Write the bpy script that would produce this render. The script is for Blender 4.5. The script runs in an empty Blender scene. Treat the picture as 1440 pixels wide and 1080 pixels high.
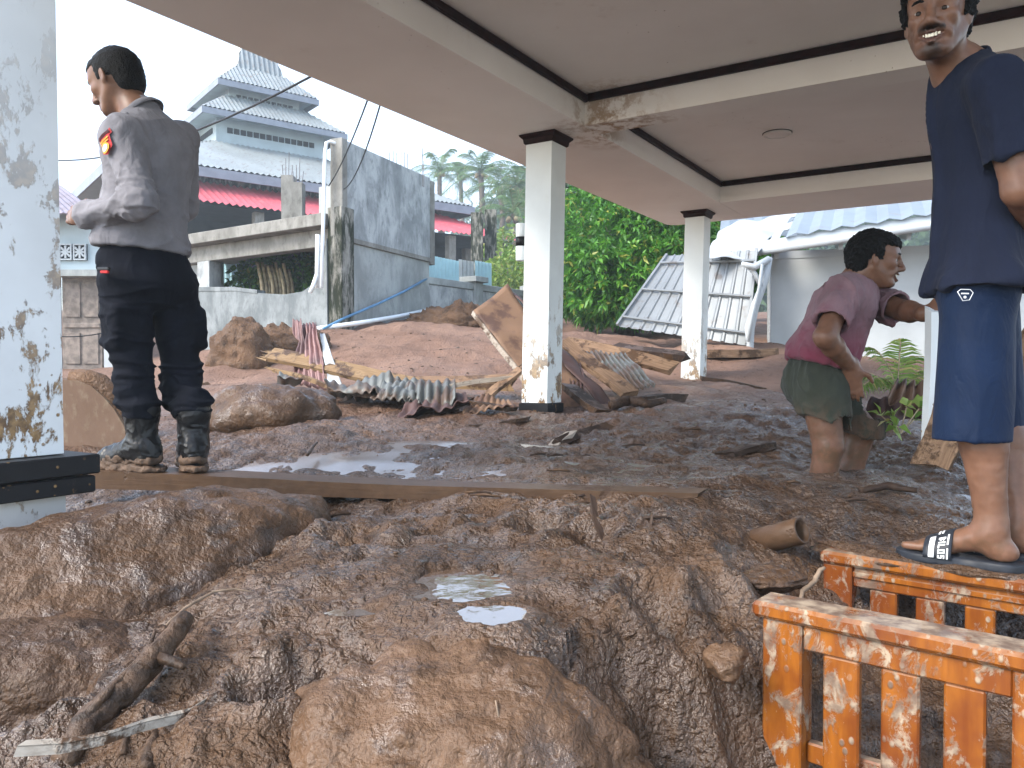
import bpy, bmesh, math, random
import numpy as np
from math import sin, cos, pi, radians as R
from mathutils import Vector, Matrix, Euler
random.seed(7); np.random.seed(7)
SC = bpy.context.scene; COL = SC.collection
# ------------------------------------------------------------------ camera, sky, sun, exposure
PITCH = R(1.22); CAMZ = 1.6; FPX = 1120.0
cam_d = bpy.data.cameras.new('camera'); cam = bpy.data.objects.new('camera', cam_d); COL.objects.link(cam)
cam_d.sensor_width = 36.0; cam_d.lens = 36.0*FPX/1440.0; cam_d.clip_start = 0.05; cam_d.clip_end = 2000
cam.location = (0, 0, CAMZ); cam.rotation_euler = (pi/2 - PITCH, 0, 0); SC.camera = cam
wd = bpy.data.worlds.new('World'); SC.world = wd; wd.use_nodes = True
wn = wd.node_tree.nodes; wl = wd.node_tree.links; wn.clear()
SUN_EL, SUN_AZ = R(41), R(-122)          # azimuth measured from +Y towards +X : high, behind the camera on the left
sky = wn.new('ShaderNodeTexSky'); sky.sky_type = 'NISHITA'; sky.sun_disc = False
sky.sun_elevation = SUN_EL; sky.sun_rotation = SUN_AZ; sky.air_density = 1.0; sky.dust_density = 0.8; sky.ozone_density = 2.0
hs = wn.new('ShaderNodeHueSaturation'); hs.inputs['Saturation'].default_value = 0.68
bg = wn.new('ShaderNodeBackground'); bg.inputs['Strength'].default_value = 0.15
wo = wn.new('ShaderNodeOutputWorld')
wl.new(sky.outputs[0], hs.inputs['Color']); wl.new(hs.outputs[0], bg.inputs[0]); wl.new(bg.outputs[0], wo.inputs[0])
sun_d = bpy.data.lights.new('sun', 'SUN'); sun_d.energy = 1.5; sun_d.angle = R(28); sun_d.color = (1.0, 0.92, 0.80)
sun = bpy.data.objects.new('sun', sun_d); COL.objects.link(sun)
sdir = Vector((sin(SUN_AZ)*cos(SUN_EL), cos(SUN_AZ)*cos(SUN_EL), sin(SUN_EL)))
sun.rotation_euler = sdir.to_track_quat('Z', 'Y').to_euler(); sun.location = (0, 0, 30)
SC.view_settings.view_transform = 'Standard'; SC.view_settings.look = 'None'; SC.view_settings.exposure = 2.12
SC.view_settings.gamma = 1.0
SC.render.engine = 'CYCLES'; SC.cycles.max_bounces = 8; SC.cycles.diffuse_bounces = 5

# ------------------------------------------------------------------ helpers
def P(px, py, Y):
    """point of the place at depth Y (metres along the view axis), from the direction measured in the photograph"""
    u = (px-720.0)/FPX; v = (540.0-py)/FPX
    d = Vector((u, cos(PITCH)+v*sin(PITCH), -sin(PITCH)+v*cos(PITCH)))
    d *= Y/d.y
    return Vector((d.x, d.y, d.z+CAMZ))
def V(*a): return Vector(a)
E1 = Vector((.530, .848, 0)); E2 = Vector((.848, -.530, 0)); UP = Vector((0, 0, 1))   # the porch's own axes
def porch(a, b, z): return E1*a + E2*b + UP*z

def _hash(ix, iy, iz, seed):
    h = (ix.astype(np.int64)*374761393 + iy.astype(np.int64)*668265263 + iz.astype(np.int64)*2147483647 + seed*1274126177) & 0xffffffff
    h = ((h ^ (h >> 13))*1274126177) & 0xffffffff
    return ((h ^ (h >> 16)) & 0xffff)/65535.0
def vnoise(p, seed=0):
    """value noise in -1..1, p is (n,3)"""
    p = np.asarray(p, dtype=np.float64); i = np.floor(p).astype(np.int64); f = p-i; f = f*f*f*(f*(f*6-15)+10)
    r = 0
    for dx in (0, 1):
        wx = f[:, 0] if dx else 1-f[:, 0]
        for dy in (0, 1):
            wy = f[:, 1] if dy else 1-f[:, 1]
            for dz in (0, 1):
                wz = f[:, 2] if dz else 1-f[:, 2]
                r = r + wx*wy*wz*_hash(i[:, 0]+dx, i[:, 1]+dy, i[:, 2]+dz, seed)
    return r*2-1
def fbm(p, octv=4, lac=2.03, gain=.5, seed=0):
    p = np.asarray(p, dtype=np.float64); r = 0; a = 1
    for o in range(octv):
        r = r + a*vnoise(p + 17.3*o, seed+o); p = p*lac; a *= gain
    return r
def ridged(p, octv=4, seed=0):
    p = np.asarray(p, dtype=np.float64); r = 0; a = 1
    for o in range(octv):
        n = 1-np.abs(vnoise(p+9.1*o, seed+o))*1.6; r = r + a*n; p = p*2.07; a *= .5
    return r
def billow(p, octv=3, seed=0, gain=.5):
    p = np.asarray(p, dtype=np.float64); r = 0; a = 1
    for o in range(octv):
        n = np.abs(vnoise(p+5.7*o, seed+o)); r = r + a*np.sqrt(n*n+.004)*1.5; p = p*2.05; a *= gain
    return r-.75
def p2(x, y, s): return np.stack([x*s, y*s, np.zeros_like(x)+.37], 1)

def obj(name, mesh, mat=None, parent=None):
    o = bpy.data.objects.new(name, mesh); COL.objects.link(o)
    if mat is not None and len(mesh.materials) == 0: mesh.materials.append(mat)
    if parent is not None: attach(o, parent)
    return o
def wmat(o):
    m = Matrix.LocRotScale(o.location, o.rotation_euler, o.scale)
    if o.parent: m = wmat(o.parent) @ o.matrix_parent_inverse @ m
    return m
def attach(o, parent):
    o.parent = parent; o.matrix_parent_inverse = wmat(parent).inverted()
def tag(o, label=None, cat=None, group=None, kind=None):
    if label: o['label'] = label
    if cat: o['category'] = cat
    if group: o['group'] = group
    if kind: o['kind'] = kind
    return o
def thing(name, label, cat, loc, group=None):
    o = bpy.data.objects.new(name, None); COL.objects.link(o); o.location = loc; o.empty_display_size = .1
    return tag(o, label, cat, group)
def mesh_np(name, verts, faces, smooth=False):
    me = bpy.data.meshes.new(name); verts = np.asarray(verts, dtype=np.float32); faces = np.asarray(faces, dtype=np.int32)
    n, k = faces.shape
    me.vertices.add(len(verts)); me.vertices.foreach_set('co', verts.ravel())
    me.loops.add(n*k); me.loops.foreach_set('vertex_index', faces.ravel())
    me.polygons.add(n); me.polygons.foreach_set('loop_start', np.arange(0, n*k, k, dtype=np.int32))
    me.polygons.foreach_set('loop_total', np.full(n, k, dtype=np.int32))
    if smooth: me.polygons.foreach_set('use_smooth', np.ones(n, dtype=bool))
    me.update(calc_edges=True); me.validate()
    return me

class MB:
    """collects shapes into one mesh"""
    def __init__(s): s.v = []; s.f = []
    def add(s, vs, fs):
        n = len(s.v); s.v += [tuple(v) for v in vs]; s.f += [tuple(i+n for i in f) for f in fs]; return s
    def frame_box(s, c, ex, ey, ez, hx, hy, hz, bev=0.0, taper=1.0):
        """box centred c with axes ex,ey,ez and half sizes; chamfered when bev>0"""
        c = Vector(c); bev = min(bev, .45*min(hx, hy, hz))
        def pt(x, y, z): return c+ex*x+ey*y+ez*z
        if bev <= 0:
            vs = [pt(sx*hx*(taper if sz > 0 else 1), sy*hy*(taper if sz > 0 else 1), sz*hz) for sz in (-1, 1) for sy in (-1, 1) for sx in (-1, 1)]
            return s.add(vs, [(0, 2, 3, 1), (4, 5, 7, 6), (0, 1, 5, 4), (2, 6, 7, 3), (0, 4, 6, 2), (1, 3, 7, 5)])
        vs = []; idx = {}
        for sx in (-1, 1):
            for sy in (-1, 1):
                for sz in (-1, 1):
                    for ax in range(3):
                        h = [hx-bev, hy-bev, hz-bev]; h[ax] += bev
                        idx[(sx, sy, sz, ax)] = len(vs); vs.append(pt(sx*h[0], sy*h[1], sz*h[2]))
        fs = []
        def quad(k): fs.append(tuple(idx[q] for q in k))
        for sg in (-1, 1):
            quad([(sg, a, b, 0) for a, b in ((-1, -1), (1, -1), (1, 1), (-1, 1))][::sg])
            quad([(a, sg, b, 1) for a, b in ((-1, -1), (-1, 1), (1, 1), (1, -1))][::sg])
            quad([(a, b, sg, 2) for a, b in ((-1, -1), (1, -1), (1, 1), (-1, 1))][::sg])
        for a in (-1, 1):
            for b in (-1, 1):
                quad([(a, b, -1, 0), (a, b, 1, 0), (a, b, 1, 1), (a, b, -1, 1)][::a*b])
                quad([(a, -1, b, 0), (a, -1, b, 2), (a, 1, b, 2), (a, 1, b, 0)][::a*b])
                quad([(-1, a, b, 1), (1, a, b, 1), (1, a, b, 2), (-1, a, b, 2)][::a*b])
                for c_ in (-1, 1): fs.append(tuple(idx[(a, b, c_, k)] for k in (0, 1, 2))[::a*b*c_])
        return s.add(vs, fs)
    def box(s, c, size, bev=0.0, rz=0.0, taper=1.0):
        ex = Vector((cos(rz), sin(rz), 0)); ey = Vector((-sin(rz), cos(rz), 0))
        return s.frame_box(c, ex, ey, UP, size[0]/2, size[1]/2, size[2]/2, bev, taper)
    def beam(s, a, b, w, h, bev=0.0, up=UP):
        """rectangular bar from a to b, w across, h along up"""
        a = Vector(a); b = Vector(b); d = (b-a); L = d.length; d.normalize()
        side = d.cross(up); side = side.normalized() if side.length > 1e-5 else Vector((1, 0, 0)); u2 = side.cross(d)
        return s.frame_box((a+b)/2, d, side, u2, L/2, w/2, h/2, bev)
    def tube(s, path, rad, n=8, cap=True, squash=1.0):
        path = [Vector(p) for p in path]
        if not hasattr(rad, '__len__'): rad = [rad]*len(path)
        vs = []; fs = []; ref = None
        for i, p in enumerate(path):
            t = (path[min(i+1, len(path)-1)]-path[max(i-1, 0)]).normalized()
            if ref is None: ref = t.orthogonal().normalized()
            ref = (ref-t*ref.dot(t)); ref = ref.normalized() if ref.length > 1e-6 else t.orthogonal().normalized()
            b = t.cross(ref)
            for k in range(n):
                a = 2*pi*k/n; vs.append(p+(ref*cos(a)+b*sin(a)*squash)*rad[i])
        for i in range(len(path)-1):
            for k in range(n):
                fs.append((i*n+k, i*n+(k+1) % n, (i+1)*n+(k+1) % n, (i+1)*n+k))
        if cap:
            fs.append(tuple(range(n))[::-1]); fs.append(tuple((len(path)-1)*n+k for k in range(n)))
        return s.add(vs, fs)
    def sheet(s, grid, th):
        """grid of points (rows x cols) given a thickness th along its normals"""
        r = len(grid); c = len(grid[0]); g = np.array([[tuple(p) for p in row] for row in grid])
        du = np.gradient(g, axis=1); dv = np.gradient(g, axis=0); nn = np.cross(du, dv); nn /= (np.linalg.norm(nn, axis=2, keepdims=True)+1e-9)
        a = (g+nn*th/2).reshape(-1, 3); b = (g-nn*th/2).reshape(-1, 3); n0 = r*c; fs = []
        for i in range(r-1):
            for j in range(c-1):
                q = (i*c+j, i*c+j+1, (i+1)*c+j+1, (i+1)*c+j); fs.append(q); fs.append(tuple(n0+k for k in q[::-1]))
        ring = [j for j in range(c)]+[i*c+c-1 for i in range(1, r)]+[(r-1)*c+j for j in range(c-2, -1, -1)]+[i*c for i in range(r-2, 0, -1)]
        for k in range(len(ring)):
            p, q = ring[k], ring[(k+1) % len(ring)]; fs.append((q, p, n0+p, n0+q))
        return s.add([tuple(x) for x in np.vstack([a, b])], fs)
    def lathe(s, c, prof, n=16, ax=UP):
        c = Vector(c); e = ax.orthogonal().normalized(); g = ax.cross(e); vs = []; fs = []
        for r, z in prof:
            for k in range(n):
                a = 2*pi*k/n; vs.append(c+ax*z+(e*cos(a)+g*sin(a))*r)
        m = len(prof)
        for i in range(m-1):
            for k in range(n): fs.append((i*n+k, i*n+(k+1) % n, (i+1)*n+(k+1) % n, (i+1)*n+k))
        fs.append(tuple(range(n))[::-1]); fs.append(tuple((m-1)*n+k for k in range(n)))
        return s.add(vs, fs)
    def prism(s, pts, d):
        """polygon pts extruded by vector d"""
        n = len(pts); pts = [Vector(p) for p in pts]; d = Vector(d)
        fs = [tuple(range(n))[::-1], tuple(range(n, 2*n))]+[(k, (k+1) % n, n+(k+1) % n, n+k) for k in range(n)]
        return s.add(pts+[p+d for p in pts], fs)
    def mesh(s, name, smooth=False, fix=True):
        me = bpy.data.meshes.new(name); me.from_pydata(s.v, [], s.f)
        if fix:
            bm = bmesh.new(); bm.from_mesh(me); bmesh.ops.recalc_face_normals(bm, faces=bm.faces); bm.to_mesh(me); bm.free()
        if smooth:
            me.polygons.foreach_set('use_smooth', np.ones(len(me.polygons), dtype=bool))
        me.update(); return me
    def build(s, name, mat, parent=None, smooth=False, fix=True):
        return obj(name, s.mesh(name, smooth, fix), mat, parent)

# ------------------------------------------------------------------ materials
class NT:
    def __init__(s, name):
        s.m = bpy.data.materials.new(name); s.m.use_nodes = True; s.n = s.m.node_tree.nodes; s.l = s.m.node_tree.links
        s.n.clear(); s.o = s.n.new('ShaderNodeOutputMaterial'); s.b = s.n.new('ShaderNodeBsdfPrincipled'); s.l.new(s.b.outputs[0], s.o.inputs[0])
        s.tc = s.n.new('ShaderNodeTexCoord'); s.geo = None
    def pos(s):
        if s.geo is None: s.geo = s.n.new('ShaderNodeNewGeometry')
        return s.geo.outputs['Position']
    def obj(s): return s.tc.outputs['Object']
    def set(s, k, v):
        i = s.b.inputs[k]
        if hasattr(v, 'is_linked') or isinstance(v, bpy.types.NodeSocket): s.l.new(v, i)
        else: i.default_value = (*v, 1) if isinstance(v, tuple) and len(v) == 3 and i.type == 'RGBA' else v
    def _in(s, node, i, v):
        if v is None: return
        if isinstance(v, bpy.types.NodeSocket): s.l.new(v, node.inputs[i])
        else: node.inputs[i].default_value = (*v, 1) if isinstance(v, tuple) and len(v) == 3 and node.inputs[i].type == 'RGBA' else v
    def scale(s, vec, sc):
        n = s.n.new('ShaderNodeVectorMath'); n.operation = 'MULTIPLY'; s._in(n, 0, vec); n.inputs[1].default_value = sc if hasattr(sc, '__len__') else (sc, sc, sc); return n.outputs[0]
    def noise(s, scale, detail=4, rough=.55, vec=None, dist=0.0, col=False):
        n = s.n.new('ShaderNodeTexNoise'); n.inputs['Scale'].default_value = scale; n.inputs['Detail'].default_value = detail
        n.inputs['Roughness'].default_value = rough; n.inputs['Distortion'].default_value = dist
        s._in(n, 'Vector', vec if vec is not None else s.pos()); return n.outputs['Color' if col else 'Fac']
    def voronoi(s, scale, vec=None, feat='F1', out='Distance', rand=1.0):
        n = s.n.new('ShaderNodeTexVoronoi'); n.feature = feat; n.inputs['Scale'].default_value = scale; n.inputs['Randomness'].default_value = rand
        s._in(n, 'Vector', vec if vec is not None else s.pos()); return n.outputs[out]
    def ramp(s, fac, a, b, lo=0.0, hi=1.0, mid=None):
        n = s.n.new('ShaderNodeMapRange'); n.clamp = True; n.interpolation_type = 'SMOOTHSTEP'
        s._in(n, 0, fac); n.inputs[1].default_value = a; n.inputs[2].default_value = b; n.inputs[3].default_value = lo; n.inputs[4].default_value = hi
        return n.outputs[0]
    def mix(s, f, a, b, mode='MIX'):
        n = s.n.new('ShaderNodeMix'); n.data_type = 'RGBA'; n.blend_type = mode; s._in(n, 0, f); s._in(n, 6, a); s._in(n, 7, b); return n.outputs[2]
    def math(s, op, a, b=None):
        n = s.n.new('ShaderNodeMath'); n.operation = op; s._in(n, 0, a); s._in(n, 1, b); return n.outputs[0]
    def bump(s, h, strength=.5, dist=.01, prev=None):
        n = s.n.new('ShaderNodeBump'); n.inputs['Strength'].default_value = strength; n.inputs['Distance'].default_value = dist
        s._in(n, 'Height', h); s._in(n, 'Normal', prev); return n.outputs[0]
    def sep(s, vec, ax):
        n = s.n.new('ShaderNodeSeparateXYZ'); s._in(n, 0, vec); return n.outputs[ax]
    def attr(s, name, out='Color'):
        n = s.n.new('ShaderNodeAttribute'); n.attribute_name = name; return n.outputs[out]
MUD = (.060, .033, .0182); MUD2 = (.112, .064, .0365); MUDD = (.021, .0112, .0062); MUDRY = (.19, .118, .070)
M = {}
def mat(name, col, rough=.6, var=.12, vscale=6, bump=.0, bscale=40, metal=0.0, spec=.22, detail=5):
    t = NT(name); n = t.noise(vscale, detail)
    dark = tuple(c*(1-var*1.6) for c in col); lite = tuple(min(1, c*(1+var)) for c in col)
    t.set('Base Color', t.mix(t.ramp(n, .3, .7), dark, lite)); t.set('Roughness', rough); t.set('Metallic', metal); t.set('Specular IOR Level', spec)
    if bump: t.set('Normal', t.bump(t.noise(bscale, 4), bump, .01))
    M[name] = t.m; return t.m
def mat_mud(name, wet=.5, light=1.0, bstr=.9, grit=.45):
    t = NT(name); p = t.pos()
    n1 = t.noise(1.3, 5); n2 = t.noise(9, 6, .65); n3 = t.noise(46, 5, .6)
    c = t.mix(t.ramp(n1, .35, .68), tuple(a*light for a in MUD), tuple(a*light for a in MUD2))
    c = t.mix(t.ramp(n2, .5, .72, 0, .75), c, tuple(a*light for a in MUDD))
    c = t.mix(t.ramp(n3, .55, .75, 0, .45), c, tuple(a*light for a in MUDRY))
    t.set('Base Color', c)
    w = t.noise(3.1, 5, .6, dist=.6)
    t.set('Roughness', t.math('ADD', t.ramp(w, .40, .62, .62-.40*wet, .80-.25*wet), t.ramp(n3, .3, .8, -.10, .14)))
    t.set('Specular IOR Level', .12); t.set('Coat Weight', t.ramp(t.noise(6, 5, .65, dist=.5), .38, .52, min(1, 1.5*wet), .35*wet)); t.set('Coat Roughness', .13); t.set('Coat IOR', 1.6)
    wp = t.mix(.04, p, t.noise(34, 2, .6, col=True)); v = t.voronoi(52, wp); v2 = t.voronoi(120, wp)
    b = t.bump(n2, bstr, .035); b = t.bump(n3, bstr, .017, b); b = t.bump(t.math('MULTIPLY', v, -1.0), grit, .020, b); b = t.bump(t.math('MULTIPLY', v2, -1.0), grit*.7, .008, b)
    t.set('Normal', b); t.set('Coat Normal', b); M[name] = t.m; return t.m
def mat_paint(name, col, mudlvl=None, mudamt=.5, scale=7, rough=.45, speck=True, band=.35, seed=0.0):
    """painted plaster with thrown mud up to a height mudlvl"""
    t = NT(name); p = t.pos(); off = t.n.new('ShaderNodeVectorMath'); off.operation = 'ADD'; t.l.new(p, off.inputs[0]); off.inputs[1].default_value = (seed, seed*1.7, 0)
    q = off.outputs[0]
    base = t.mix(t.ramp(t.noise(2.2, 5, .6, q), .3, .75), tuple(c*.86 for c in col), col)
    base = t.mix(t.ramp(t.noise(11, 5, .7, q), .60, .80, 0, .25), base, tuple(c*f for c, f in zip(col, (.70, .62, .52))))
    if mudlvl is not None:
        z = t.sep(p, 2); hgt = t.ramp(z, mudlvl-band, mudlvl+band, 1, 0)
        m = t.noise(scale*1.2, 7, .72, t.scale(q, (1, 1, .6)), dist=.25)
        k = t.math('MULTIPLY', t.ramp(m, .70-.28*mudamt, .74-.26*mudamt), hgt)
        if speck:
            sp = t.voronoi(26, q); k = t.math('MAXIMUM', k, t.math('MULTIPLY', t.ramp(sp, .10, .17, 1, 0), t.math('MULTIPLY', hgt, t.ramp(t.noise(3, 2, .5, q), .48, .60))))
        mc = t.mix(t.ramp(t.noise(30, 4, .6, q), .35, .7), (.13, .074, .036), (.37, .235, .105))
        base = t.mix(k, base, mc); t.set('Normal', t.bump(k, .6, .006))
        t.set('Roughness', t.ramp(k, 0, 1, rough, .7))
    else: t.set('Roughness', rough)
    t.set('Base Color', base); t.set('Specular IOR Level', .15); M[name] = t.m; return t.m
# ------------------------------------------------------------------ material set
mat_mud('mud_near', wet=.75, light=1.0)
mat_mud('mud_rock', wet=.62, light=1.12, bstr=.6, grit=.22)
mat_mud('mud_dry', wet=.15, light=1.35, bstr=.6)
def mat_ground():
    t = NT('ground_mud'); p = t.pos(); y = t.sep(p, 1)
    far = t.ramp(y, 2.8, 7.5)  # far mud is paler and redder; mid-ground glare is in the colour too
    n1 = t.noise(1.1, 5); n2 = t.noise(8, 6, .65); n3 = t.noise(42, 5, .62)
    near = t.mix(t.ramp(n1, .35, .68), MUD, MUD2)
    near = t.mix(t.ramp(n2, .48, .70, 0, .8), near, MUDD)
    near = t.mix(t.ramp(n3, .56, .76, 0, .45), near, MUDRY)
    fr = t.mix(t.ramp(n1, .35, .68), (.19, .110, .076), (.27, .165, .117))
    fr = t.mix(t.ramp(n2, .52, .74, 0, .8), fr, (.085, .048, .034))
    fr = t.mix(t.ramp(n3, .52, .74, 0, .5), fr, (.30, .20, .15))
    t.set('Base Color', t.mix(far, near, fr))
    w = t.noise(2.3, 6, .62, t.scale(p, (1, 1.7, 1)), dist=.7)
    rg = t.math('ADD', t.ramp(w, .38, .60, .20, .62), t.ramp(n3, .3, .8, -.08, .12))
    t.set('Roughness', t.mix(t.ramp(y, 4.8, 9), rg, (.72, .72, .72)))
    t.set('Specular IOR Level', .12); t.set('Coat IOR', 1.6); t.set('Coat Roughness', .12)
    t.set('Coat Weight', t.math('MULTIPLY', t.ramp(t.noise(5, 6, .66, dist=.6), .42, .62, 1.0, .22), t.math('MULTIPLY', t.ramp(y, 2.7, 4.2, 1.0, .62), t.ramp(y, 5.0, 8.5, 1.0, .12))))
    wp = t.mix(.04, p, t.noise(34, 2, .6, col=True)); v = t.voronoi(52, wp); v2 = t.voronoi(120, wp)
    b = t.bump(n2, .8, .035); b = t.bump(n3, 1.0, .017, b); b = t.bump(t.math('MULTIPLY', v, -1.0), .5, .022, b); b = t.bump(t.math('MULTIPLY', v2, -1.0), .38, .009, b); t.set('Normal', b); t.set('Coat Normal', b)
    return t.m
M['ground'] = mat_ground()
def mat_water(name, col, rough=.04):
    t = NT(name); t.set('Base Color', col); t.set('Roughness', rough); t.set('Specular IOR Level', .9); t.set('IOR', 2.4)
    t.set('Normal', t.bump(t.noise(14, 3), .12, .01)); M[name] = t.m; return t.m
mat_water('puddle', (.10, .065, .045), .03); mat_water('slurry', (.13, .085, .06), .22)
def mat_ceiling():
    t = NT('ceiling'); n = t.noise(1.1, 5); c = t.mix(t.ramp(n, .3, .7), (.80, .775, .73), (.88, .86, .815)); p = t.pos()
    c = t.mix(t.ramp(t.noise(2.6, 6, .7), .60, .74, 0, .30), c, (.50, .43, .35))
    d = t.n.new('ShaderNodeVectorMath'); d.operation = 'DISTANCE'; t.l.new(p, d.inputs[0]); q = P(868, 188, 5.08); d.inputs[1].default_value = (q.x, q.y, 3.1)
    k = t.math('MULTIPLY', t.ramp(d.outputs['Value'], .10, .55, 1, 0), t.ramp(t.noise(9, 6, .7), .44, .60)); c = t.mix(k, c, (.36, .24, .14))
    sp = t.math('MULTIPLY', t.ramp(t.voronoi(18), .05, .09, 1, 0), t.ramp(t.noise(1.6, 2), .54, .66)); c = t.mix(sp, c, (.30, .24, .19))
    t.set('Base Color', c); t.set('Specular IOR Level', .2); t.set('Roughness', .75); t.set('Normal', t.bump(t.noise(5, 4), .15, .01)); M['ceiling'] = t.m; M['beamwhite'] = t.m
mat_ceiling()
mat('maroon', (.018, .0045, .0045), .5, .3, 20, spec=.1)
mat('black', (.010, .010, .011), .45, .3, 30, spec=.2)
mat_paint('pillar_paint', (.78, .81, .82), 2.15, .66, 8, seed=3.1, band=.9)
mat_paint('column_paint', (.76, .80, .80), 1.85, .66, 8, seed=5.2, band=.55)
mat_paint('ped_paint', (.62, .63, .62), 1.3, .45, 9, seed=8.0, band=.8)
mat_paint('ledge_black', (.014, .014, .016), 1.6, .35, 12, seed=2.0, band=.5)
mat_paint('post_white', (.72, .76, .77), 1.8, .25, 9, seed=1.0)
def mat_concrete(name, a, b, c=None, sc=3.2, moss=None):
    t = NT(name); q = t.scale(t.pos(), (1, 1, .55)); n = t.noise(sc, 7, .68, q, dist=.4); n2 = t.noise(sc*5, 5, .65, q)
    col = t.mix(t.ramp(n, .36, .66), a, b); col = t.mix(t.ramp(n2, .5, .72, 0, .55), col, c or tuple(x*.55 for x in a))
    if moss: col = t.mix(t.ramp(t.noise(6, 6, .7, t.scale(t.pos(), (1, 1, .3))), .38, .55), col, moss)
    t.set('Base Color', col); t.set('Specular IOR Level', .15); t.set('Roughness', .85); t.set('Normal', t.bump(n2, .4, .01)); M[name] = t.m; return t.m
mat_concrete('conc_blue', (.20, .215, .22), (.41, .43, .43), (.12, .13, .13), 2.6)  # lightened to make up for the upper wall facing away from the sun
mat_concrete('conc_grey', (.22, .235, .23), (.36, .38, .37), (.17, .18, .175), 1.6)
mat_concrete('conc_slab', (.155, .15, .135), (.26, .255, .235), (.08, .075, .065), 2.6); mat_concrete('conc_sun_dimmed', (.125, .14, .145), (.235, .255, .26), (.085, .095, .10), 2.6)  # low wall gets a darker concrete copy, offsetting its sunlight in the colour
mat_concrete('conc_moss', (.20, .19, .165), (.30, .29, .26), None, 4, moss=(.022, .026, .016))
mat_concrete('conc_dirty', (.125, .078, .052), (.155, .10, .07), (.28, .235, .165), 3.5)
mat('housewhite', (.43, .46, .475), .6, .06, 2)
mat('bluewhite', (.36, .43, .46), .6, .06, 2)
mat('fascia', (.22, .24, .285), .5, .08, 3)
mat('dark_inside', (.018, .018, .020), .9, .3, 3)  # near-black paint standing in for shade inside openings and under the veranda
mat('oldwood_grey', (.20, .165, .14), .8, .25, 9)
def mat_roofmetal(name, col, rust=None, rough=.42, metal=.25, streak=True, amt=.5):
    t = NT(name); q = t.scale(t.obj() if not streak else t.pos(), (1, 1, 1)); n = t.noise(.9, 6, .65); n2 = t.noise(5, 5, .6)
    c = t.mix(t.ramp(n, .32, .68), tuple(x*.78 for x in col), col); 
    if rust: c = t.mix(t.ramp(n2, .62-.22*amt, .74-.2*amt, 0, .9), c, rust)
    t.set('Base Color', c); t.set('Roughness', rough); t.set('Metallic', metal); M[name] = t.m; return t.m
mat_roofmetal('roof_blue', (.27, .30, .305), (.18, .165, .15), amt=.35)
mat_roofmetal('roof_red', (.52, .085, .11), (.44, .12, .135), metal=.0, amt=.4, rough=.5)
mat_roofmetal('roof_purple', (.24, .20, .24), (.16, .12, .13), metal=.1)
mat_roofmetal('zinc', (.30, .345, .375), (.28, .27, .26), metal=.45, amt=.25)
mat_roofmetal('zinc_under', (.235, .25, .258), (.15, .135, .125), metal=.4, amt=.25)
mat_roofmetal('sheet_blue', (.40, .62, .68), (.30, .38, .40), metal=.1, amt=.2)
mat_roofmetal('sheet_grey', (.40, .42, .42), (.28, .26, .24), metal=.2, amt=.3)
mat_roofmetal('rust_dark', (.10, .052, .045), (.055, .03, .028), metal=.1, rough=.65)
mat_roofmetal('rust_brown', (.20, .115, .068), (.075, .038, .028), metal=.0, rough=.75, amt=.75)
mat_roofmetal('rust_purple', (.20, .105, .10), (.09, .05, .05), metal=.2, rough=.5)
mat_roofmetal('zinc_rusty', (.135, .145, .14), (.085, .050, .031), metal=.1, amt=.95, rough=.5)
mat('whitemembrane', (.40, .43, .45), .45, .04, 2)
mat('pvc', (.72, .76, .78), .35, .05, 4); mat('pvc_blue', (.10, .22, .36), .4, .1, 5); mat('wire', (.02, .02, .022), .5, .2, 5)
mat('steel_rod', (.16, .15, .15), .6, .2, 8)

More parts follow.
